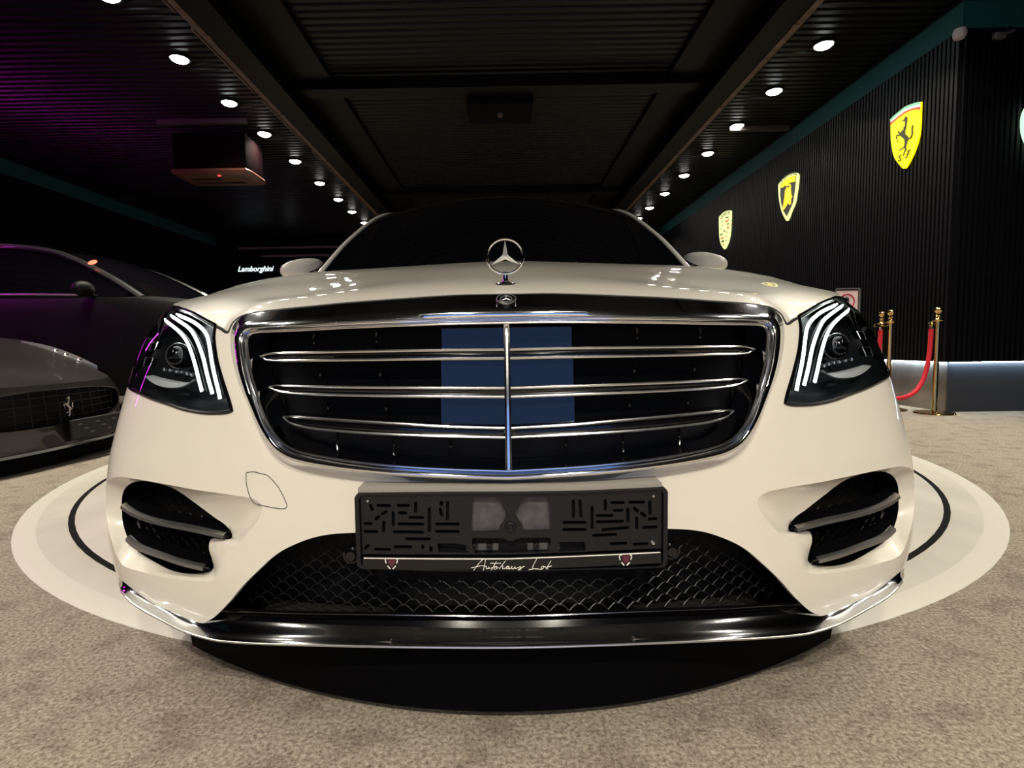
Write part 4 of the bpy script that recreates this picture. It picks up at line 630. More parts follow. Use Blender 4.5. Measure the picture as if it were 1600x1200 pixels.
for x0_, x1_ in ((-.075,-.02),(.03,.085)):
    zz = D['win_b1'][0][1]-.012; mb = MB(); mb.poly([(x0_, zz-.012), (x1_, zz-.012), (x1_, zz), (x0_, zz)], (), lambda a, b: pl(a, b, -.011)); part(mb, 'mounting_plate', M['holderback'], ph)
    for q in (.27,.73):
        xx = x0_*(1-q)+x1_*q; mb = MB(); p = pl(xx, zz-.003, -.006); mb.lathe([(.0,.0),(.002,.0),(.002,-.003),(.0055,-.003),(.0055,.004),(0,.004)], p, 16, 'y'); part(mb, 'clip_ring', M['holder'], ph)
p = pl(.001, D['win_l'][8][1]-.001, .0); mb = MB(); mb.lathe([(.0,-.002),(.004,-.002),(.006,-.0045),(.009,-.0035),(.010,.0),(0,.0)], p, 20, 'y'); part(mb, 'centre_boss', M['holder'], ph)
zt = zl(0); st_o = [(x, zl(x)-.001) for x in np.linspace(x0+.002, x1-.002, 15)]+[(x, zl(x)-.0195) for x in np.linspace(x1-.002, x0+.002, 15)]
mb = MB(); mb.extrude(st_o, lambda a, b: pl(a, b, .0065), lambda a, b: pl(a, b, -.004)); strip = part(mb, 'name_strip', M['strip'], ph)
mb = MB(); mb.tube([pl(x, zl(x)-.0006, .0066) for x in np.linspace(x0+.004, x1-.004, 15)], .0010, 6); part(mb, 'strip_line', M['letter'], ph)
mb = MB()
for i in range(D['tx_n']):
    L = catmull([tuple(p) for p in D['tx_%d' % i]], 5); mb.tube([pl(x, z, .0072) for x, z in L], .00062, 5)
part(mb, 'lettering', M['letter'], ph)
def crest_at(dx, dz):
    mb = MB()
    for nm in ('crest_l','crest_l2','crest_r','crest_r2'): mb.tube([pl(x+dx, z+dz, .0072) for x, z in D[nm]], .0011, 5)
    part(mb, 'crest_outline', M['letter'], ph); mb = MB(); mb.poly([tuple(p) for p in D['crest_m']], (), lambda a, b: pl(a+dx, b+dz, .0072)); part(mb, 'crest_field', M['maroon'], ph)
crest_at(0, 0); crest_at(.3955, .0012)
for x, z, r in ((-.2395,.4405,.0042),(.2425,.4425,.0042),(.2425,.3610,.0050)):
    mb = MB(); mb.lathe([(0,-.005),(r*.5,-.0045),(r*.9,-.002),(r,.001),(0,.001)], pl(x, z, .0), 18, 'y'); part(mb, 'screw', M['screw'], ph)
# ---------------------------------------------------------------- the hall
ZC = 3.74; XW = 4.16; YC = 5.06; XL = -7.70; YF = 14.6; YB = -8.0; XR = 9.0
def struct(mb, name, m, **k): return tag(mb.build(name, m, None, **k), kind='structure')
mb = MB(); mb.box((XL-.2, YB-.2, -.10), (XR+.2, YF+.2, 0)); struct(mb, 'floor', M['carpet'])
# turntable flush in the carpet
tt = empty('turntable', (-.0, 3.59, 0), label='large pale round turntable set in the carpet under the white saloon', cat='turntable')
def tpart(mb, name, m, par, off): o = mb.build(name, m, None); o.parent = par; o.data.transform(Matrix.Translation(-Vector(off))); return o
c = (0, 3.59, 0)
mb = MB(); mb.lathe([(2.305,.0005),(2.318,.005),(2.455,.005),(2.475,.0005)], c, 128); o = tpart(mb, 'outer_ring', M['turn'], tt, c)
mb = MB(); mb.lathe([(2.405,.0052),(2.455,.0056),(2.474,.0012)], c, 128); tpart(mb, 'ring_edge', M['turnrim'], tt, c)
mb = MB(); mb.lathe([(2.285,.0012),(2.31,.0012)], c, 128); tpart(mb, 'ring_gap', M['groove'], tt, c)
mb = MB(); mb.lathe([(0,.0058),(2.275,.0058),(2.285,.0008)], c, 128); tpart(mb, 'turning_disc', M['turn'], tt, c)
# corrugated ceiling
mb = MB(); prof = []; y = YB
while y < YF: prof += [(y, 0), (y+.055, 0), (y+.068, .03), (y+.092, .03)]; y += .105
prof.append((YF, 0)); mb.loft([[(x, yy, ZC+zz) for yy, zz in prof] for x in (XL, XR)], False); mb.box((XL, YB, ZC+.05), (XR, YF, ZC+.1)); struct(mb, 'ceiling', M['ceil'], smooth_deg=0)
# slatted wall on the right, its lit plinth and the teal band over it
def slats(mb, p0, p1, z0, z1, out):
    p0, p1, out = Vector(p0), Vector(p1), Vector(out); n = int((p1-p0).length/.05); d = (p1-p0).normalized()
    for i in range(n):
        a = p0+d*(.05*i+.011); b = p0+d*(.05*i+.040); vs = [(q.x, q.y, z) for z in (z0, z1) for q in (a, b, b+out*.022, a+out*.022)]
        mb.add(vs, [(0,3,2,1),(4,5,6,7),(0,1,5,4),(1,2,6,5),(2,3,7,6),(3,0,4,7)])
mb = MB(); mb.box((XW, YC, .478), (XW+.05, YF, ZC)); slats(mb, (XW, YC), (XW, YF), .478, 3.46, (-1, 0)); struct(mb, 'wall_right', M['slat'], smooth_deg=0)
mb = MB(); mb.box((XW+.05, YC, .478), (XR, YC+.05, ZC)); slats(mb, (XW, YC), (8.9, YC), .478, 3.46, (0, -1)); struct(mb, 'wall_right_return', M['slat'], smooth_deg=0)
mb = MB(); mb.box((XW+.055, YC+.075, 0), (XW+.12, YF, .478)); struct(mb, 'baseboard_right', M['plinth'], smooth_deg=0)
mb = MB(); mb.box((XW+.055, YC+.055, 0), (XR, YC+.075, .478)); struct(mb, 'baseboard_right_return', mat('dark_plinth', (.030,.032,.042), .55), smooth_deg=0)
mb = MB(); mb.box((XW-.026, YC, 3.46), (XW, YF, 3.69)); mb.box((XW-.026, YC-.026, 3.46), (XR, YC, 3.69)); mb.box((XL, YB, 3.46), (XL+.03, YF, 3.69)); struct(mb, 'trim_1', M['teal'], smooth_deg=0)
mb = MB(); mb.box((XL-.1, YB, 0), (XL, YF, ZC)); struct(mb, 'wall_left', M['wallblack'], smooth_deg=0)
mb = MB(); mb.box((XL, YF, 0), (XR, YF+.1, ZC)); struct(mb, 'wall_far', M['wallblack'], smooth_deg=0)
mb = MB(); mb.box((XR, YB, 0), (XR+.1, YF, ZC)); struct(mb, 'wall_east', M['wallblack'], smooth_deg=0)
WX0, WX1, WZ0, WZ1 = -3.4, 3.4, .15, 3.2                      # shop window behind the camera
mb = MB()
for a, b in (((XL, 0), (WX0, ZC)), ((WX1, 0), (XR, ZC)), ((WX0, 0), (WX1, WZ0)), ((WX0, WZ1), (WX1, ZC))): mb.box((a[0], YB-.1, a[1]), (b[0], YB, b[1]))
struct(mb, 'wall_rear', mat('grey_rear_wall', (.30,.31,.34), .7), smooth_deg=0)
w = empty('window_1', (0, YB, 0), kind='structure')
mb = MB(); mb.box((WX0, -.12, WZ0), (WX1, -.10, WZ1)); o = mb.build('window_pane', emis('dusk_window', (.20,.38,.90), 1.0), w, smooth_deg=0)
mb = MB()
for x in (WX0, WX1-.05): mb.box((x, -.10, WZ0), (x+.05, .03, WZ1))
for z in (WZ0, WZ1-.05): mb.box((WX0, -.10, z), (WX1, .03, z+.05))
mb.build('window_frame', M['wallblack'], w, smooth_deg=0)
# LED line under the slats
def led_line(p0, p1, label):
    t = empty('led_strip_light', ((p0[0]+p1[0])/2, (p0[1]+p1[1])/2, .47), label=label, cat='strip light', group='cool white strips over the plinth')
    a = Vector((p0[0]-t.location.x, p0[1]-t.location.y)); b = Vector((p1[0]-t.location.x, p1[1]-t.location.y)); hx = .008
    mb = MB(); mb.box((min(a.x,b.x)-hx, min(a.y,b.y)-hx, -.002), (max(a.x,b.x)+hx, max(a.y,b.y)+hx, .008)); mb.build('diffuser', M['ledstrip'], t, smooth_deg=0)
    mb = MB(); mb.box((min(a.x,b.x)-hx-.003, min(a.y,b.y)-hx-.003, .0045), (max(a.x,b.x)+hx+.003, max(a.y,b.y)+hx+.003, .0078)); mb.build('channel', M['black'], t, smooth_deg=0)
led_line((XW+.032, YC+.07), (XW+.032, YF-.1), 'cool white light strip over the plinth of the long slatted wall')
led_line((XW+.06, YC+.032), (XR-.2, YC+.032), 'cool white light strip over the dark plinth right of the wall corner')
# beams
def beam(x, label):
    t = empty('ceiling_beam', (x, 3.3, ZC), label=label, cat='ceiling beam', group='long steel beams along the ceiling')
    s = 1 if x > 0 else -1; L = 11.25
    mb = MB(); mb.box((-.02, -L, -.30), (.02, L, .02)); mb.box((-s*.55 if s > 0 else .0, -L, -.07), (0 if s > 0 else .55, L, .02)); mb.build('beam_web', M['beam'], t, smooth_deg=0)
    mb = MB(); mb.box((-.15, -L, -.33), (.15, L, -.30))
    mb.build('beam_flange', M['beam'], t, smooth_deg=0)
    mb = MB(); mb.box((s*.10 if s > 0 else -.15, -L, -.336), (.15 if s > 0 else -.10, L, -.3305)); mb.box((s*.13-.01, -L, -.30), (s*.13+.01, L, -.27))
    mb.box((s*.150 if s > 0 else -.158, -L, -.336), (.158 if s > 0 else -.150, L, -.262))
    y = -L
    while y < L: mb.rbox((s*.11, y, -.338), (.05, .05, .012), .003, 1); y += 1.6
    mb.build('lit_worn_edge', M['flange'], t, smooth_deg=0)  # lamplight on the worn flange edge is put into its colour
    return t
beam(-2.42, 'dark steel beam with a worn edge in lamplit brown, left of the car')
beam(2.44, 'dark steel beam with a worn edge in lamplit brown, right of the car')
for y, l in ((6.35, 'near cross beam over the car, holding the dark air duct'), (10.6, 'far cross beam over the back of the hall')):
    mb = MB(); mb.box((-2.4, y-.05, ZC-.14), (2.4, y+.05, ZC)); mb.box((-2.4, y-.11, ZC-.155), (2.4, y+.11, ZC-.14)); tag(mb.build('cross_beam', M['beam'], None, smooth_deg=0), l, 'ceiling beam', 'cross beams under the ceiling')
t = empty('air_duct', (0, 6.75, 3.60), label='dark boxy air duct unit hanging at the near cross beam', cat='air duct')
mb = MB(); mb.rbox((0, .0, -.01), (.78, .56, .20), .03); mb.build('duct_box', M['wallblack'], t)
mb = MB(); mb.lathe([(0,-.03),(.03,-.03),(.04,.0),(.02,.02),(.0,.02)], (.0,-.02,-.11), 16); mb.build('sensor_dome', M['flange'], t)
t = empty('hanging_strut', (.0, 10.75, ZC-.15), label='short pale strut hanging at the far cross beam', cat='strut'); mb = MB(); mb.box((-.04, -.03, -.20), (.04, .03, 0)); mb.box((-.07, -.05, -.01), (.07, .05, 0)); mb.build('strut_bar', M['flange'], t, smooth_deg=0)
# cable tray dashes by the left row of spots
for i, (y0, y1) in enumerate(((3.6, 4.9), (5.15, 6.35), (6.6, 8.0), (8.3, 10.0), (10.3, 12.4))):
    words = ('nearest', 'second nearest', 'middle', 'second farthest', 'farthest')[i]
    for s in (-1, 1):
        t = empty('light_track', (s*2.82, (y0+y1)/2, ZC-.09), label='%s thin track rail beside the %s row of spots' % (words, 'left' if s < 0 else 'right'), cat='track rail', group='thin rails beside the ceiling spots')
        h = (y1-y0)/2; mb = MB(); mb.box((-.012, -h, -.02), (.012, h, .012)); mb.build('rail', M['flange'] if s < 0 else M['beam'], t, smooth_deg=0)
        for q in (-.8, .8): mb = MB(); mb.tube([(0, h*q, .01), (0, h*q, .09)], .006, 6); mb.build('rail_hanger', M['beam'], t)
for x0, x1, y, l in ((-4.55, -3.35, 7.35, 'left'), (3.25, 4.1, 7.9, 'right')):
    mb = MB(); mb.box((x0, y-.03, ZC-.06), (x1, y+.03, ZC)); tag(mb.build('conduit', M['conduit'], None, smooth_deg=0), 'short worn steel conduit across the ceiling on the %s side' % l, 'conduit')
# ceiling spots
def spot(x, y, label, group, cool=False, power=1.0):
    t = empty('ceiling_spotlight', (x, y, ZC-.002), label=label, cat='ceiling light', group=group)
    mb = MB(); mb.lathe([(.088,-.018),(.098,-.022),(.112,-.016),(.112,.0),(0,.0)], (0,0,0), 28); mb.build('bezel', M['beam'], t)
    mb = MB(); mb.lathe([(0,-.050),(.035,-.047),(.065,-.036),(.082,-.024),(.088,-.0165)], (0,0,0), 28); mb.build('lamp_disc', M['lampface2'] if cool else M['lampface'], t)
    ld = bpy.data.lights.new('spot_bulb', 'AREA'); ld.shape = 'DISK'; ld.size = .15; ld.energy = LAMP_W*power; ld.color = LAMP_COL; ld.spread = math.radians(125)
    lo = bpy.data.objects.new('bulb', ld); COL.objects.link(lo); lo.parent = t; lo.location = (0, 0, -.053)
ORD = ['nearest', 'second', 'third', 'fourth', 'fifth', 'sixth', 'seventh', 'eighth', 'ninth', 'tenth', 'farthest']
for s, side, ys in ((-1, 'left', [4.80, 5.82, 6.84, 7.82, 8.95, 10.13, 11.24, 12.26, 13.35]), (1, 'right', [4.75, 5.78, 6.79, 7.83, 8.91, 10.04, 11.21, 12.35, 13.35])):
    for i, y in enumerate(ys):
        spot(s*3.335, y, 'round white ceiling spot, %s from the camera in the %s row' % (ORD[i] if i < 8 else 'farthest', side), 'ceiling spots of the %s row' % side, cool=(i in (0, 1, 2)))
    for i, y in enumerate([3.75, 2.7, 1.65, .6, -.5]):
        spot(s*3.335, y, 'round white ceiling spot of the %s row %s' % (side, ('above the saloon roof', 'above the saloon windscreen', 'above the saloon bonnet', 'over the floor before the saloon', 'just behind the camera')[i]), 'ceiling spots behind the camera')
for i, x in enumerate((-2.1, -.7, .7, 2.1)):  # extra lamps added to brighten the front of the bumper
    for y, w in ((-2.1, 'first'), (-4.2, 'second')):
        spot(x, y, 'added fill lamp in the %s cross row behind the camera, %s' % (w, ('far left', 'mid left', 'mid right', 'far right')[i]), 'added fill lamps behind the camera', power=4.2)
# ---------------------------------------------------------------- lit shield signs on the slatted wall
XS = XW-.022
def wallpt(h): return lambda y, z: (XS-h, y, z)
def on_wall(mb, name, m, par, loc, **k): o = mb.build(name, m, None, **k); o.parent = par; o.data.transform(Matrix.Translation(-Vector(loc))); return o
def T2(n): return [tuple(p) for p in D[n]]
E_Y = emis('lit_yellow', (1.0,.88,.0), 1.1); E_W = emis('lit_white', (.85,1.0,.80), 1.0); E_G = emis('lit_green', (.25,.62,.35), 1.2); E_R = emis('lit_red', (1.0,.07,.02), 1.2)
E_PY = emis('lit_pale_yellow', (.95,1.0,.36), 1.05); E_O = emis('lit_gold', (1.0,.66,.02), 1.2); E_DR = emis('lit_rust', (.75,.13,.03), 1.0); E_OL = mat('sign_dark', (.035,.032,.012), .5)
def shield(outline, loc, label, edge=E_PY, depth=.02):
    t = empty('shield_sign', loc, label=label, cat='wall sign', group='lit shield signs on the slatted wall')
    o = cat2(outline, 3, True); mb = MB(); mb.extrude(o, wallpt(.002), wallpt(depth)); on_wall(mb, 'sign_body', edge, t, loc); return t
c = (XS, 5.66, 2.77); t = shield(T2('f_out'), c, 'large lit yellow shield with a black rearing horse, nearest on the slatted wall', E_Y)
for n, m in (('f_green', E_G), ('f_white', E_W), ('f_red', E_R)):
    mb = MB(); mb.poly(T2(n), (), wallpt(.0225)); on_wall(mb, 'colour_band', m, t, c)
mb = MB(); mb.poly(T2('f_horse'), (), wallpt(.024)); mb.tube([wallpt(.024)(*p) for p in catmull(T2('f_tail'), 4)], .008, 5); on_wall(mb, 'horse_emblem', E_OL, t, c)
mb = MB()
for n in ('f_s', 'f_f', 'f_f2'): mb.tube([wallpt(.024)(*p) for p in catmull(T2(n), 4)], .0055, 5)
on_wall(mb, 'initials', E_OL, t, c)
c = (XS, 7.9, 2.75); t = shield(T2('l_out'), c, 'lit black shield with a golden bull and pale yellow rim, second on the slatted wall')
mb = MB(); mb.poly(T2('l_in'), (), wallpt(.0225)); on_wall(mb, 'dark_field', mat('sign_field', (.03,.035,.03), .5), t, c)
mb = MB(); mb.poly(T2('l_band'), (), wallpt(.024)); on_wall(mb, 'name_band', E_Y, t, c)
mb = MB(); mb.poly(T2('l_bull'), (), wallpt(.0245)); on_wall(mb, 'bull_emblem', E_O, t, c)
def text_mesh(name, s, size, m, loc, rot, parent=None, shear=0, ext=.002, align='CENTER', squash=None, arc=None):
    cu = bpy.data.curves.new(name, 'FONT'); cu.body = s; cu.size = size; cu.shear = shear; cu.extrude = ext; cu.align_x = align; cu.align_y = 'CENTER'
    o = bpy.data.objects.new(name, cu); COL.objects.link(o); bpy.context.view_layer.update()
    me = bpy.data.meshes.new_from_object(o.evaluated_get(bpy.context.evaluated_depsgraph_get())); bpy.data.objects.remove(o)
    o = bpy.data.objects.new(name, me); COL.objects.link(o); me.materials.clear(); me.materials.append(m)
    if arc:                                                    # bend along an arc given by a function x -> (shift y)
        for v in me.vertices: v.co.y += arc(v.co.x)
    o.parent = parent; o.location = loc; o.rotation_euler = rot
    if squash: o.scale = squash
    return o
def wall_text(s, size, m, y, z, par, c, h=.0265, arc=None): return text_mesh('lettering', s, size, m, (XS-h-c[0]+.0, y-c[1], z-c[2]), (math.pi/2, 0, -math.pi/2), par, arc=arc, ext=.001)
yb = [p[0] for p in T2('l_band')]; zbn = [p[1] for p in T2('l_band')]
wall_text('LAMBORGHINI', .072, E_OL, (min(yb)+max(yb))/2, 3.035, t, c, arc=lambda x: .03-1.0*x*x)
c = (XS, 10.1, 2.74); t = shield(T2('p_out'), c, 'lit pale crest with red and black stripes, farthest on the slatted wall', emis('lit_cream_yellow', (.90,1.0,.40), 1.0))
for i in range(9):
    mb = MB(); mb.poly(T2('p_%d' % i), (), wallpt(.0225)); on_wall(mb, 'crest_stripe' if i > 4 else 'crest_patch', E_DR if i > 4 else E_OL, t, c)
mb = MB()
for y, z in T2('p_marks')[:7]: mb.tube([wallpt(.0235)(y-.03, z-.012), wallpt(.0235)(y, z+.01), wallpt(.0235)(y+.035, z+.0)], .006, 4)
on_wall(mb, 'antler_mark', E_OL, t, c)
wall_text('PORSCHE', .09, E_OL, 10.08, 3.02, t, c, arc=lambda x: .02-.8*x*x)
# shield round the corner, cut off by the picture's edge
cx, cz = 4.96, 2.62; c = (cx, YC-.022, cz)
t = empty('shield_sign', c, label='lit pale green rimmed sign past the wall corner, cut off at the right edge', cat='wall sign')
o = cat2([(cx-.27,cz+.0),(cx-.25,cz+.12),(cx-.15,cz+.26),(cx,cz+.31),(cx+.15,cz+.26),(cx+.25,cz+.12),(cx+.27,cz),(cx+.24,cz-.14),(cx+.14,cz-.27),(cx,cz-.32),(cx-.14,cz-.27),(cx-.24,cz-.14)], 4, True)
mb = MB(); mb.extrude(o, lambda a, b: (a, YC-.024, b), lambda a, b: (a, YC-.07, b)); on_wall(mb, 'sign_body', emis('lit_pale_green', (.55,.85,.62), 1.2), t, c)
mb = MB(); mb.poly([(cx+(x-cx)*.93, cz+(z-cz)*.93) for x, z in o], (), lambda a, b: (a, YC-.0725, b)); on_wall(mb, 'sign_field', mat('green_field', (.03,.08,.05), .5), t, c)
# camera dome and bracket near the band
t = empty('security_camera', (4.10, 5.02, 3.41), label='small grey round security camera under the teal band at the wall corner', cat='security camera')
mb = MB(); mb.lathe([(0,-.06),(.035,-.052),(.05,-.03),(.053,.0),(.045,.03),(.0,.035)], (0,0,0), 20); mb.build('camera_dome', mat('grey_dome', (.30,.27,.27), .6), t)
mb = MB(); mb.tube([(0,0,.03),(.03,.02,.06),(.10,.05,.085)], .012, 8); mb.build('mount_arm', M['black'], t)
t = empty('wall_bracket', (4.47, YC-.02, 3.36), label='dark angled bracket on the wall under the teal band, right of the corner', cat='bracket')
mb = MB(); mb.tube([(-.10,-.10,-.03),(.0,-.06,.02),(.12,.0,.07)], .016, 8); mb.rbox((-.10,-.11,-.03), (.09,.05,.05), .01); mb.build('bracket_arm', mat('bracket_grey', (.06,.055,.06), .5), t)
# ---------------------------------------------------------------- brass stanchions and ropes
def stanchion(x, y, label):
    t = empty('stanchion', (x, y, 0), label=label, cat='stanchion', group='brass rope stanchions by the slatted wall')
    mb = MB(); mb.lathe([(0,.030),(.03,.030),(.05,.026),(.13,.020),(.158,.014),(.162,.006),(.158,.0),(0,.0)], (0,0,0), 40); mb.build('base_plate', M['brass'], t)
    mb = MB(); mb.lathe([(.026,.02),(.024,.05),(.0215,.07),(.0215,.86)], (0,0,0), 24); mb.build('post', M['brass'], t)
    mb = MB(); mb.lathe([(.0,.855),(.04,.858),(.042,.866),(.030,.874),(.018,.885),(.016,.895),(.026,.905),(.026,.912),(.016,.920),(.013,.930),(.022,.938),(.030,.950),(.033,.962),(.030,.975),(.020,.986),(.0,.990)], (0,0,0), 28); mb.build('finial', M['brass'], t)
    mb = MB(); mb.tube([(.035*math.cos(a)-.05, 0, .845+.014*math.sin(a)) for a in np.linspace(0, 2*math.pi, 17)[:-1]], .004, 6, True); mb.build('rope_hook', M['brass'], t)
S1, S2, S3 = (4.02, 5.02), (3.80, 5.32), (3.94, 5.64)
stanchion(*S1, 'brass stanchion standing clear, nearest the wall corner'); stanchion(*S2, 'brass stanchion behind the headlamp, right one of the hidden pair'); stanchion(*S3, 'brass stanchion behind the headlamp, left one of the hidden pair')
def rope(a, b, sag, label):
    A = Vector((a[0], a[1], .83)); Bv = Vector((b[0], b[1], .83)); d = (Bv-A).normalized(); A = A+d*.085; Bv = Bv-d*.085; mid = (A+Bv)/2; c = tuple(mid)
    t = empty('velvet_rope', c, label=label, cat='rope', group='red velvet ropes on brass stanchions')
    P = []
    for i in range(41):
        th = math.pi*i/40; cs = math.cos(th); q = .5-.5*math.copysign(abs(cs)**.45, cs); p = A.lerp(Bv, q); p.z = .81-sag*math.sin(th)**.75; P.append(p-mid)
    mb = MB(); mb.tube(P, .019, 10); mb.build('rope', M['rope'], t)
    mb = MB()
    for p, q in ((P[0], P[1]), (P[-1], P[-2])):
        dd = (p-q).normalized(); mb.tube([p-dd*.02, p+dd*.02, p+dd*.035, p+dd*.05], [.022,.021,.012,.006], 10)
    mb.build('rope_end', M['brass'], t)
rope(S1, (2.75, 4.62), .65, 'red velvet rope drooping from the clear brass stanchion')
rope(S2, (2.60, 5.62), .62, 'red velvet rope falling from the half hidden brass pair behind the headlamp')
stanchion(2.60, 5.62, 'brass stanchion hidden behind the white saloon bonnet')
stanchion(2.75, 4.62, 'brass stanchion hidden behind the white saloon wing')
# no-entry sign on a stand
c = (3.105, 4.90, 0)
t = empty('notice_stand', c, label='small framed notice with a red ring on a thin stand behind the right headlamp', cat='notice stand')
mb = MB(); mb.lathe([(0,.02),(.10,.016),(.12,.0),(0,.0)], (0,.04,0), 28); mb.build('stand_base', M['black'], t)
mb = MB(); mb.tube([(0,.04,.01),(0,.04,.92)], .010, 10); mb.build('stand_post', M['chrome2'], t)
mb = MB()
for a, b in (((-.115,.0,.845),(-.105,.02,1.165)),((.105,.0,.845),(.115,.02,1.165)),((-.115,.0,.845),(.115,.02,.855)),((-.115,.0,1.155),(.115,.02,1.165))): mb.box(a, b)
mb.build('notice_frame', M['chrome2'], t, smooth_deg=0)
mb = MB(); mb.box((-.098,.012,.858),(.098,.016,1.143)); mb.build('notice_sheet', mat('pink_sheet', (.80,.62,.62), .5), t, smooth_deg=0)
mb = MB(); mb.tube([(.065*math.cos(a), .010, 1.045+.065*math.sin(a)) for a in np.linspace(0, 2*math.pi, 37)[:-1]], .006, 6, True); mb.tube([(-.045,.010,1.09),(.045,.010,1.0)], .005, 6); mb.build('red_ring', mat('ring_red', (.55,.03,.05), .5), t)
mb = MB()
for k in range(4): mb.tube([(-.018+.011*k,.009,1.05),(-.024+.012*k,.009,1.085-(.006 if k in (0,3) else 0))], .004, 6)
mb.rbox((-.002,.010,1.035), (.04,.004,.035), .0015, 1); mb.build('hand_symbol', M['black'], t)
# ---------------------------------------------------------------- air conditioner under the ceiling on the left
c = (-3.98, 7.8, 3.10); t = empty('air_conditioner', c, label='brownish ceiling air conditioner with a small red lamp, left of the spots', cat='air conditioner')
mb = MB(); mb.rbox((0,0,.30), (1.0,.60,.50), .05); mb.build('unit_casing', mat('unit_brown', (.004,.0012,.0016), .9, spec=.02), t)
mb = MB(); mb.loft([[(x*k, y*k, z) for x, y in ((-.5,-.30),(.5,-.30),(.53,-.2),(.53,.2),(.5,.30),(-.5,.30),(-.53,.2),(-.53,-.2))] for k, z in ((1.0,.06),(1.04,.03),(.98,.0),(.80,-.015))], True, True, True); mb.build('outlet_panel', mat('panel_copper', (.10,.038,.022), .32), t)
mb = MB(); mb.lathe([(0,-.012),(.022,-.010),(.03,.0),(0,.0)], (.10,-.22,-.008), 16); mb.build('status_lamp', emis('red_lamp', (1,.05,.05), 3), t)
mb = MB(); mb.box((-.36,-.10,-.022),(.05,-.05,-.012)); mb.box((-.36,.08,-.022),(.30,.13,-.012)); mb.build('air_slot', M['black'], t, smooth_deg=0)
mb = MB()
for x in (-.4, .4): mb.tube([(x,0,.54),(x,0,.64)], .01, 6)
mb.build('hanger_rod', M['beam'], t)
# ---------------------------------------------------------------- far wall signs and shelf lines
t = empty('wall_lettering', (-6.62, YF-.02, 2.83), label='small lit white script lettering on the dark far wall', cat='wall sign')
text_mesh('lettering', 'Lamborghini', .20, emis('lit_script', (.75,.95,1.0), 2.2), (0,-.01,0), (math.pi/2, 0, 0), t, shear=.35, ext=.004, squash=(.95, 1.0, 1))
t = empty('wall_badge', (-5.62, YF-.02, 2.93), label='tiny lit white badge on the far wall beside the left door mirror', cat='wall sign'); mb = MB(); mb.extrude([(-.08,-.07),(.04,-.07),(.10,.0),(.08,.07),(-.06,.09)], lambda a, b: (a, -.002, b), lambda a, b: (a, -.02, b)); mb.build('badge_face', emis('lit_badge', (.9,1,.95), 2), t, smooth_deg=0)
for z, x0, x1, y, l in ((3.37, -7.0, -2.8, YF-.12, 'upper'), (3.16, -6.4, -4.6, YF-.12, 'lower')):
    mb = MB(); mb.box((x0, y, z-.02), (x1, y+.12, z+.02)); tag(mb.build('wall_shelf', mat('shelf_grey_'+l, (.10,.09,.085), .5), None, smooth_deg=0), '%s pale ledge line along the far wall' % l, 'shelf', 'ledges on the far wall')
# magenta neon tubes on the left wall, beside the camera
for i, (y, z0, z1) in enumerate(((2.6, 1.3, 2.4), (4.6, 2.4, 3.6))):
    t = empty('neon_tube', (XL+.07, y, (z0+z1)/2), label='upright magenta neon tube on the left wall, %s' % ('low down behind the dark sports car' if i == 0 else 'high up by the ceiling'), cat='neon tube', group='magenta neon tubes')
    h = (z1-z0)/2; mb = MB(); mb.tube([(.03,0,-h),(.03,0,h)], .03, 12); mb.build('tube', emis('magenta_%d' % i, (1.0,.03,.95), 18 if i == 0 else 130), t)
    mb = MB()
    for q in (-h, h): mb.rbox((.01,0,q), (.09,.09,.05), .01, 1)
    mb.build('tube_socket', M['black'], t)
# ---------------------------------------------------------------- dark sports car on the left
FS = Shell([(0,0),(.2,.008),(.4,.035),(.58,.09),(.72,.17),(.82,.28),(.89,.42),(.93,.62),(.945,.9),(.95,1.6),(.95,2.6),(.95,3.4),(.93,3.9),(.86,4.3),(.6,4.5),(.3,4.55),(0,4.56)], 0,
           [.08,.13,.2,.28,.36,.44,.50,.56,.7,.9], [.02,.0,.03,.035,.035,.045,.075,.14,.30,.5], [.96,1.0,1.0,.99,.985,.975,.96,.94,.92,.9], [0,0,0,0,0,0,.0,.03,.08,.1],
           [(.1,.97),(.3,1.0),(.5,1.0),(.65,.985),(.8,.93),(.9,.9)])
FH = [(0,.10,.50),(0,.4,.60),(0,.8,.70),(0,1.2,.78),(0,1.6,.84),(.3,.4,.595),(.35,1.0,.735),(.4,1.6,.83),(.58,.45,.60),(.62,.9,.74),(.65,1.4,.83)]
FC = Curve1([.0,.1,.2,.35,.55,.8,1.1,1.6,2.6,3.6,4.6],[.495,.50,.51,.55,.64,.735,.80,.845,.83,.88,.84])
fu = [0,.2,.4,.6,.75,.9,1.02,1.15,1.3,1.55,1.8,2.1]
def fcr(u):
    z = .5
    for _ in range(4): z = FC(FS(u, z)[1])
    return z
for u in fu: FH.append(tuple(FS(u, fcr(u))))
FHs = Sheet(FH)
sp = empty('sports_car', (-2.74, 3.36, 0), math.pi/2, label='low dark grey sports car parked at the left edge, nose towards the white saloon', cat='car')
def FB(u, z, dy=0): p = FS(u, z); return (p[0], p[1]+dy, p[2])
gr = cat2([(0,.468),(.2,.466),(.4,.455),(.56,.435),(.655,.415),(.68,.385),(.655,.335),(.58,.285),(.45,.255),(.25,.245),(0,.243)], 4)
UF2, UR2 = 1.50, 4.05; fend = float(FS.S[-1])
def arch2(uc, r=.36): return [(uc+r*math.cos(a), .335+r*math.sin(a)) for a in np.radians(np.linspace(215, -35, 20))]
fo = [(0, gr[-1][1])]+gr[:-1][::-1]+[(u, fcr(u)) for u in list(np.linspace(0, 2.2, 40))+list(np.linspace(2.3, fend, 24))]
fo += [(fend, .2),(UR2+.5,.15)]+arch2(UR2)[::-1]+[(UF2+.6,.13)]+arch2(UF2)[::-1]+[(1.05,.125),(.7,.12),(.35,.12),(0,.12)]
mb = MB()
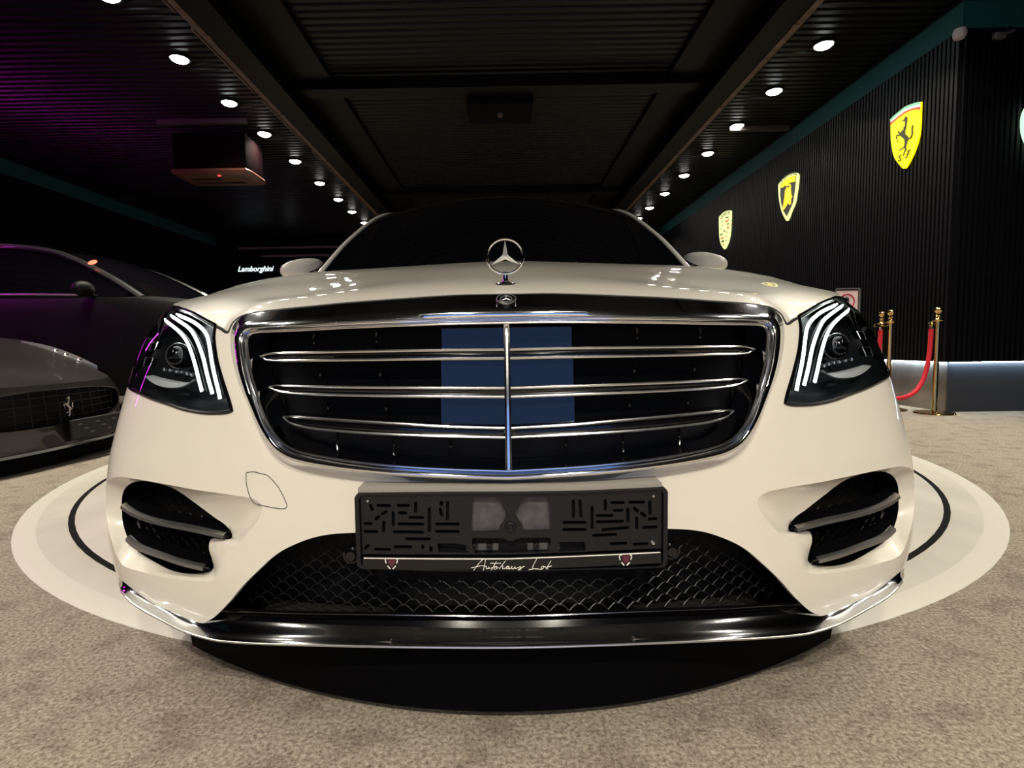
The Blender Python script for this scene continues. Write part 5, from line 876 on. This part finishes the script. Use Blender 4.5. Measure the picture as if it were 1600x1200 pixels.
for s in sides():
    o2 = [p for i, p in enumerate(fo) if i == 0 or math.hypot(p[0]-fo[i-1][0], p[1]-fo[i-1][1]) > 1e-4]
    V, T = fill(o2, [], .06); mb.add([FB(u*s, z) for u, z in V], T)
mb.build('body_shell', M['darkpaint'], sp, weld=.001)
se = [tuple(FS(u, fcr(u))) for u in np.linspace(0, 2.2, 36)]
hp2 = [(max(p[0], 0), p[1]) for p in se]+[(x, se[-1][1]) for x in np.linspace(se[-1][0], 0, 8)[1:]]+[(0, y) for y in np.linspace(se[-1][1], se[0][1], 14)[1:-1]]
mb = MB()
for s in sides(): V, T = fill(hp2, [], .05); mb.add([(x*s, y, FHs(x, y)) for x, y in V], T)
mb.build('bonnet', M['darkpaint'], sp, weld=.001)
g2 = gr+[(-u, z) for u, z in gr[1:-1]][::-1]
mb = MB(); mb.loft([[FB(u, z, d) for u, z in g2] for d in (0, .08)]); V, T = fill(g2, [], .06); mb.add([FB(u, z, .08) for u, z in V], T); mb.build('grille_opening', M['black'], sp)
mb = MB()
for z in (.29,.335,.38,.425): mb.tube([FB(u, z, .03) for u in np.linspace(-.64, .64, 24) if inside(g2, np.array([(u, z)]))[0]], .003, 5)
for u in np.linspace(-.6, .6, 13):
    zz = [z for z in np.linspace(.24, .47, 24) if inside(g2, np.array([(u, z)]))[0]]
    if len(zz) > 1: mb.tube([FB(u, zz[0], .032), FB(u, zz[-1], .032)], .002, 5)
mb.build('grille_bars', mat('dull_bars', (.012,.012,.012), .4), sp)
mb = MB(); mb.tube([FB(u, z, -.002) for u, z in g2], .005, 6, True); mb.build('grille_rim', M['darkpaint'], sp)
hs = T2('f_horse'); hy = np.array(hs); cy0, cz0 = hy.mean(0); k = .128/(hy[:,1].max()-hy[:,1].min())
mb = MB(); F0 = lambda h: (lambda a, b: (a, .03-h, b)); hh = [(-(y-cy0)*k*1.0, .355+(z-cz0)*k) for y, z in hs]; mb.extrude(hh, F0(0), F0(.012)); mb.tube([F0(.008)(-(y-cy0)*k, .355+(z-cz0)*k) for y, z in T2('f_tail')], .004, 6); mb.build('horse_emblem', M['chrome'], sp)
for s in sides():
    mb = MB(); P = []
    lo = [(.80,.42),(.86,.60),(.85,.85),(.80,1.00),(.76,.88),(.755,.62)]
    lo = cat2(lo, 4, True); mb.poly([(x*s, y) for x, y in lo], (), lambda a, b: (a, b, FHs(abs(a), b)+.006)); mb.loft([[(x*s, y, FHs(x, y)+.006) for x, y in lo], [(x*s, y, FHs(x, y)-.02) for x, y in lo]]); hl = mb.build('headlamp', mat('pale_lamp', (.30,.30,.31), .12, .5, coat=1), sp)
    mb = MB()
    for (x, y) in ((.80,.66),(.805,.74),(.80,.56)): mb.lathe([(0,.012),(.018,.010),(.024,.0),(0,.0)], (x*s, y, FHs(x, y)+.002), 14)
    o = mb.build('lamp_bulb', M['lampchrome'], hl)
mb = MB(); mb.rbox((.23,-.015,.205), (.53,.02,.125), .006, 1); plo = mb.build('plate_holder', M['holder'], sp)
mb = MB(); mb.tube([(-.03,-.027,.268),(.49,-.027,.268)], .003, 5)
for k in range(9): mb.rbox((.03+k*.05,-.027,.235-.03*(k % 3)), (.035,.004,.010), .001, 1)
mb.build('holder_ribs', mat('rib_grey', (.12,.12,.12), .4), plo)
mb = MB(); mb.loft([[FB(u, .12, -.01) for u in np.linspace(-1.0, 1.0, 30)], [FB(u, .105, -.03) for u in np.linspace(-1.0, 1.0, 30)], [FB(u, .10, .2) for u in np.linspace(-1.0, 1.0, 30)]], False); mb.build('front_lip', mat('lip_grey', (.22,.21,.20), .3, .3), sp)
mb = MB(); mb.loft([[FB(u, .12, d)[:2]+(z,) for u in np.linspace(-1.0, 1.0, 30)] for z, d in ((.11,.01),(.06,.012),(.018,.02),(.018,.15),(.12,.2))], False); mb.build('shadow_sheet', M['shadow'], sp)  # black sheet standing in for the shadow below the nose
mb = MB(); mb.box((-.80,.15,.115),(.80,4.2,.13)); mb.build('undertray', M['rubber'], sp, smooth_deg=0)
gl = [(.74,1.75,.84),(.66,2.15,1.05),(.58,2.45,1.22),(.56,2.9,1.28),(.58,3.3,1.2),(.66,3.8,.95),(.7,4.0,.88)]
mb = MB(); mb.loft([cross(p, .12, .04) for p in catmull(gl, 5)], False); mb.build('glasshouse', M['wind'], sp)
for s in sides():
    mb = MB(); mb.loft([[(s*p[0], p[1], p[2]), (s*.86, p[1], .84)] for p in catmull(gl, 5)], False); mb.build('side_window', M['wind'], sp)
    for y in (1.10, 3.68):
        mb = MB(); mb.lathe([(.235,.10),(.32,.11),(.335,.07),(.335,-.10),(.235,-.10)], (s*.80, y, .336), 30, 'x'); wo = mb.build('wheel', M['tyre'], sp)
        mb = MB(); mb.lathe([(.235,.09),(.2,.08),(.05,.05),(.0,.06)] if s > 0 else [(.235,-.09),(.2,-.08),(.05,-.05),(.0,-.06)], (s*.80, y, .336), 20, 'x'); mb.build('rim', M['chrome2'], wo)
# ---------------------------------------------------------------- tall black car behind it
sv = empty('large_black_car', (-2.35, 6.22, 0), math.pi/2, label='tall black car standing behind the dark grey sports car', cat='car')
def ringc(y, wb, wt, z0, zs, zt, crown=.03):
    h = [(0, z0), (wb*.9, z0), (wb, z0+.10), (wb*1.01, (z0+zs)/2), (wb*.995, zs-.06), (wt+.02, zs), (wt*.9, zt), (wt*.5, zt+crown*.8), (0, zt+crown)]
    h = [tuple(p) for p in catmull(h, 3)]; return [(x, y, z) for x, z in h]+[(-x, y, z) for x, z in h[1:-1]][::-1]
mb = MB(); mb.loft([ringc(*a) for a in ((.0,.72,.60,.35,.85,.88),(.05,.85,.74,.30,.98,1.0),(.2,.96,.84,.28,1.08,1.09),(.6,1.0,.90,.25,1.15,1.16),(1.22,1.01,.90,.25,1.22,1.24),(1.3,1.01,.90,.25,1.22,1.235),(3.2,1.01,.88,.25,1.24,1.25),(4.7,.99,.84,.28,1.24,1.25),(4.95,.90,.75,.32,1.1,1.12))], True, True, True); mb.build('body_shell', M['blackpaint'], sv)
pw = [(.86,1.22,1.22),(.80,1.55,1.42),(.74,1.95,1.62),(.69,2.30,1.73),(.67,2.9,1.79),(.68,3.6,1.77),(.72,4.3,1.68),(.80,4.85,1.25)]; pc = catmull(pw, 5)
mb = MB(); mb.loft([cross(p, .12 if i < 18 else 0, .03) for i, p in enumerate(pc[:20])], False); mb.build('windscreen', M['wind'], sv)
mb = MB(); mb.loft([cross(p, .03, .03) for p in pc[19:]], False); mb.build('roof', M['blackpaint'], sv)
for s in sides():
    mb = MB(); mb.tube([(s*p[0], p[1], p[2]) for p in pc], (.045,.03), 8); mb.build('roof_pillar', mat('pillar_black_%d' % s, (.03,.03,.03), .35, coat=1), sv)
    mb = MB(); mb.loft([[(s*(p[0]+.005), p[1], p[2]), (s*.93, p[1], 1.225)] for p in pc[2:-2]], False); mb.build('side_window', M['wind'], sv)
    mb = MB(); mb.tube([(s*.975, 1.75, 1.245), (s*.985, 2.2, 1.255), (s*.985, 3.4, 1.27), (s*.97, 4.3, 1.29)], .011, 6); mb.build('window_trim', M['chrome2'], sv)
    mb = MB(); rings = []
    for i in range(9):
        t = -math.pi/2+math.pi*i/8; k = max(.05, math.cos(t))**.6; rings.append([(s*(1.10+.11*math.sin(t)), 1.62+.06*k*math.cos(a), 1.29+.075*k*math.sin(a)) for a in np.linspace(0, 2*math.pi, 15)[:-1]])
    mb.loft(rings, True, True, True); mb.tube([(s*.95,1.63,1.23),(s*1.05,1.63,1.25)], .025, 8); mb.build('door_mirror', M['blackpaint'], sv)
    for y in (.92, 3.95):
        mb = MB(); mb.lathe([(.24,.11),(.35,.12),(.375,.08),(.375,-.10),(.24,-.10)], (s*.90, y, .378), 30, 'x'); wo = mb.build('wheel', M['tyre'], sv)
        mb = MB(); mb.lathe([(.24,s*.10),(.2,s*.08),(.05,s*.05),(.0,s*.06)], (s*.90, y, .378), 20, 'x'); mb.build('rim', mat('dark_rim_%d%d' % (s, int(y)), (.04,.04,.04), .3, .8), wo)
    for y in (1.35, 2.4): mb = MB(); mb.tube([(s*1.012, y, .4), (s*1.018, y, .8), (s*1.0, y, 1.15)], .0035, 5); mb.build('door_seam', M['rubber'], sv)
mb = MB(); mb.lathe([(0,.0),(.040,.001),(.048,.006),(.045,.012),(0,.014)], (0,0,0), 20, 'x'); o = mb.build('red_reflection', emis('reflection_red', (1,.16,.08), 2.5), sv); o.location = (-.86, 1.70, 1.575); o.scale = (1, 1, .42); o.rotation_euler = (math.radians(-14), 0, 0)  # glowing disc in place of a red reflection in the dark glass
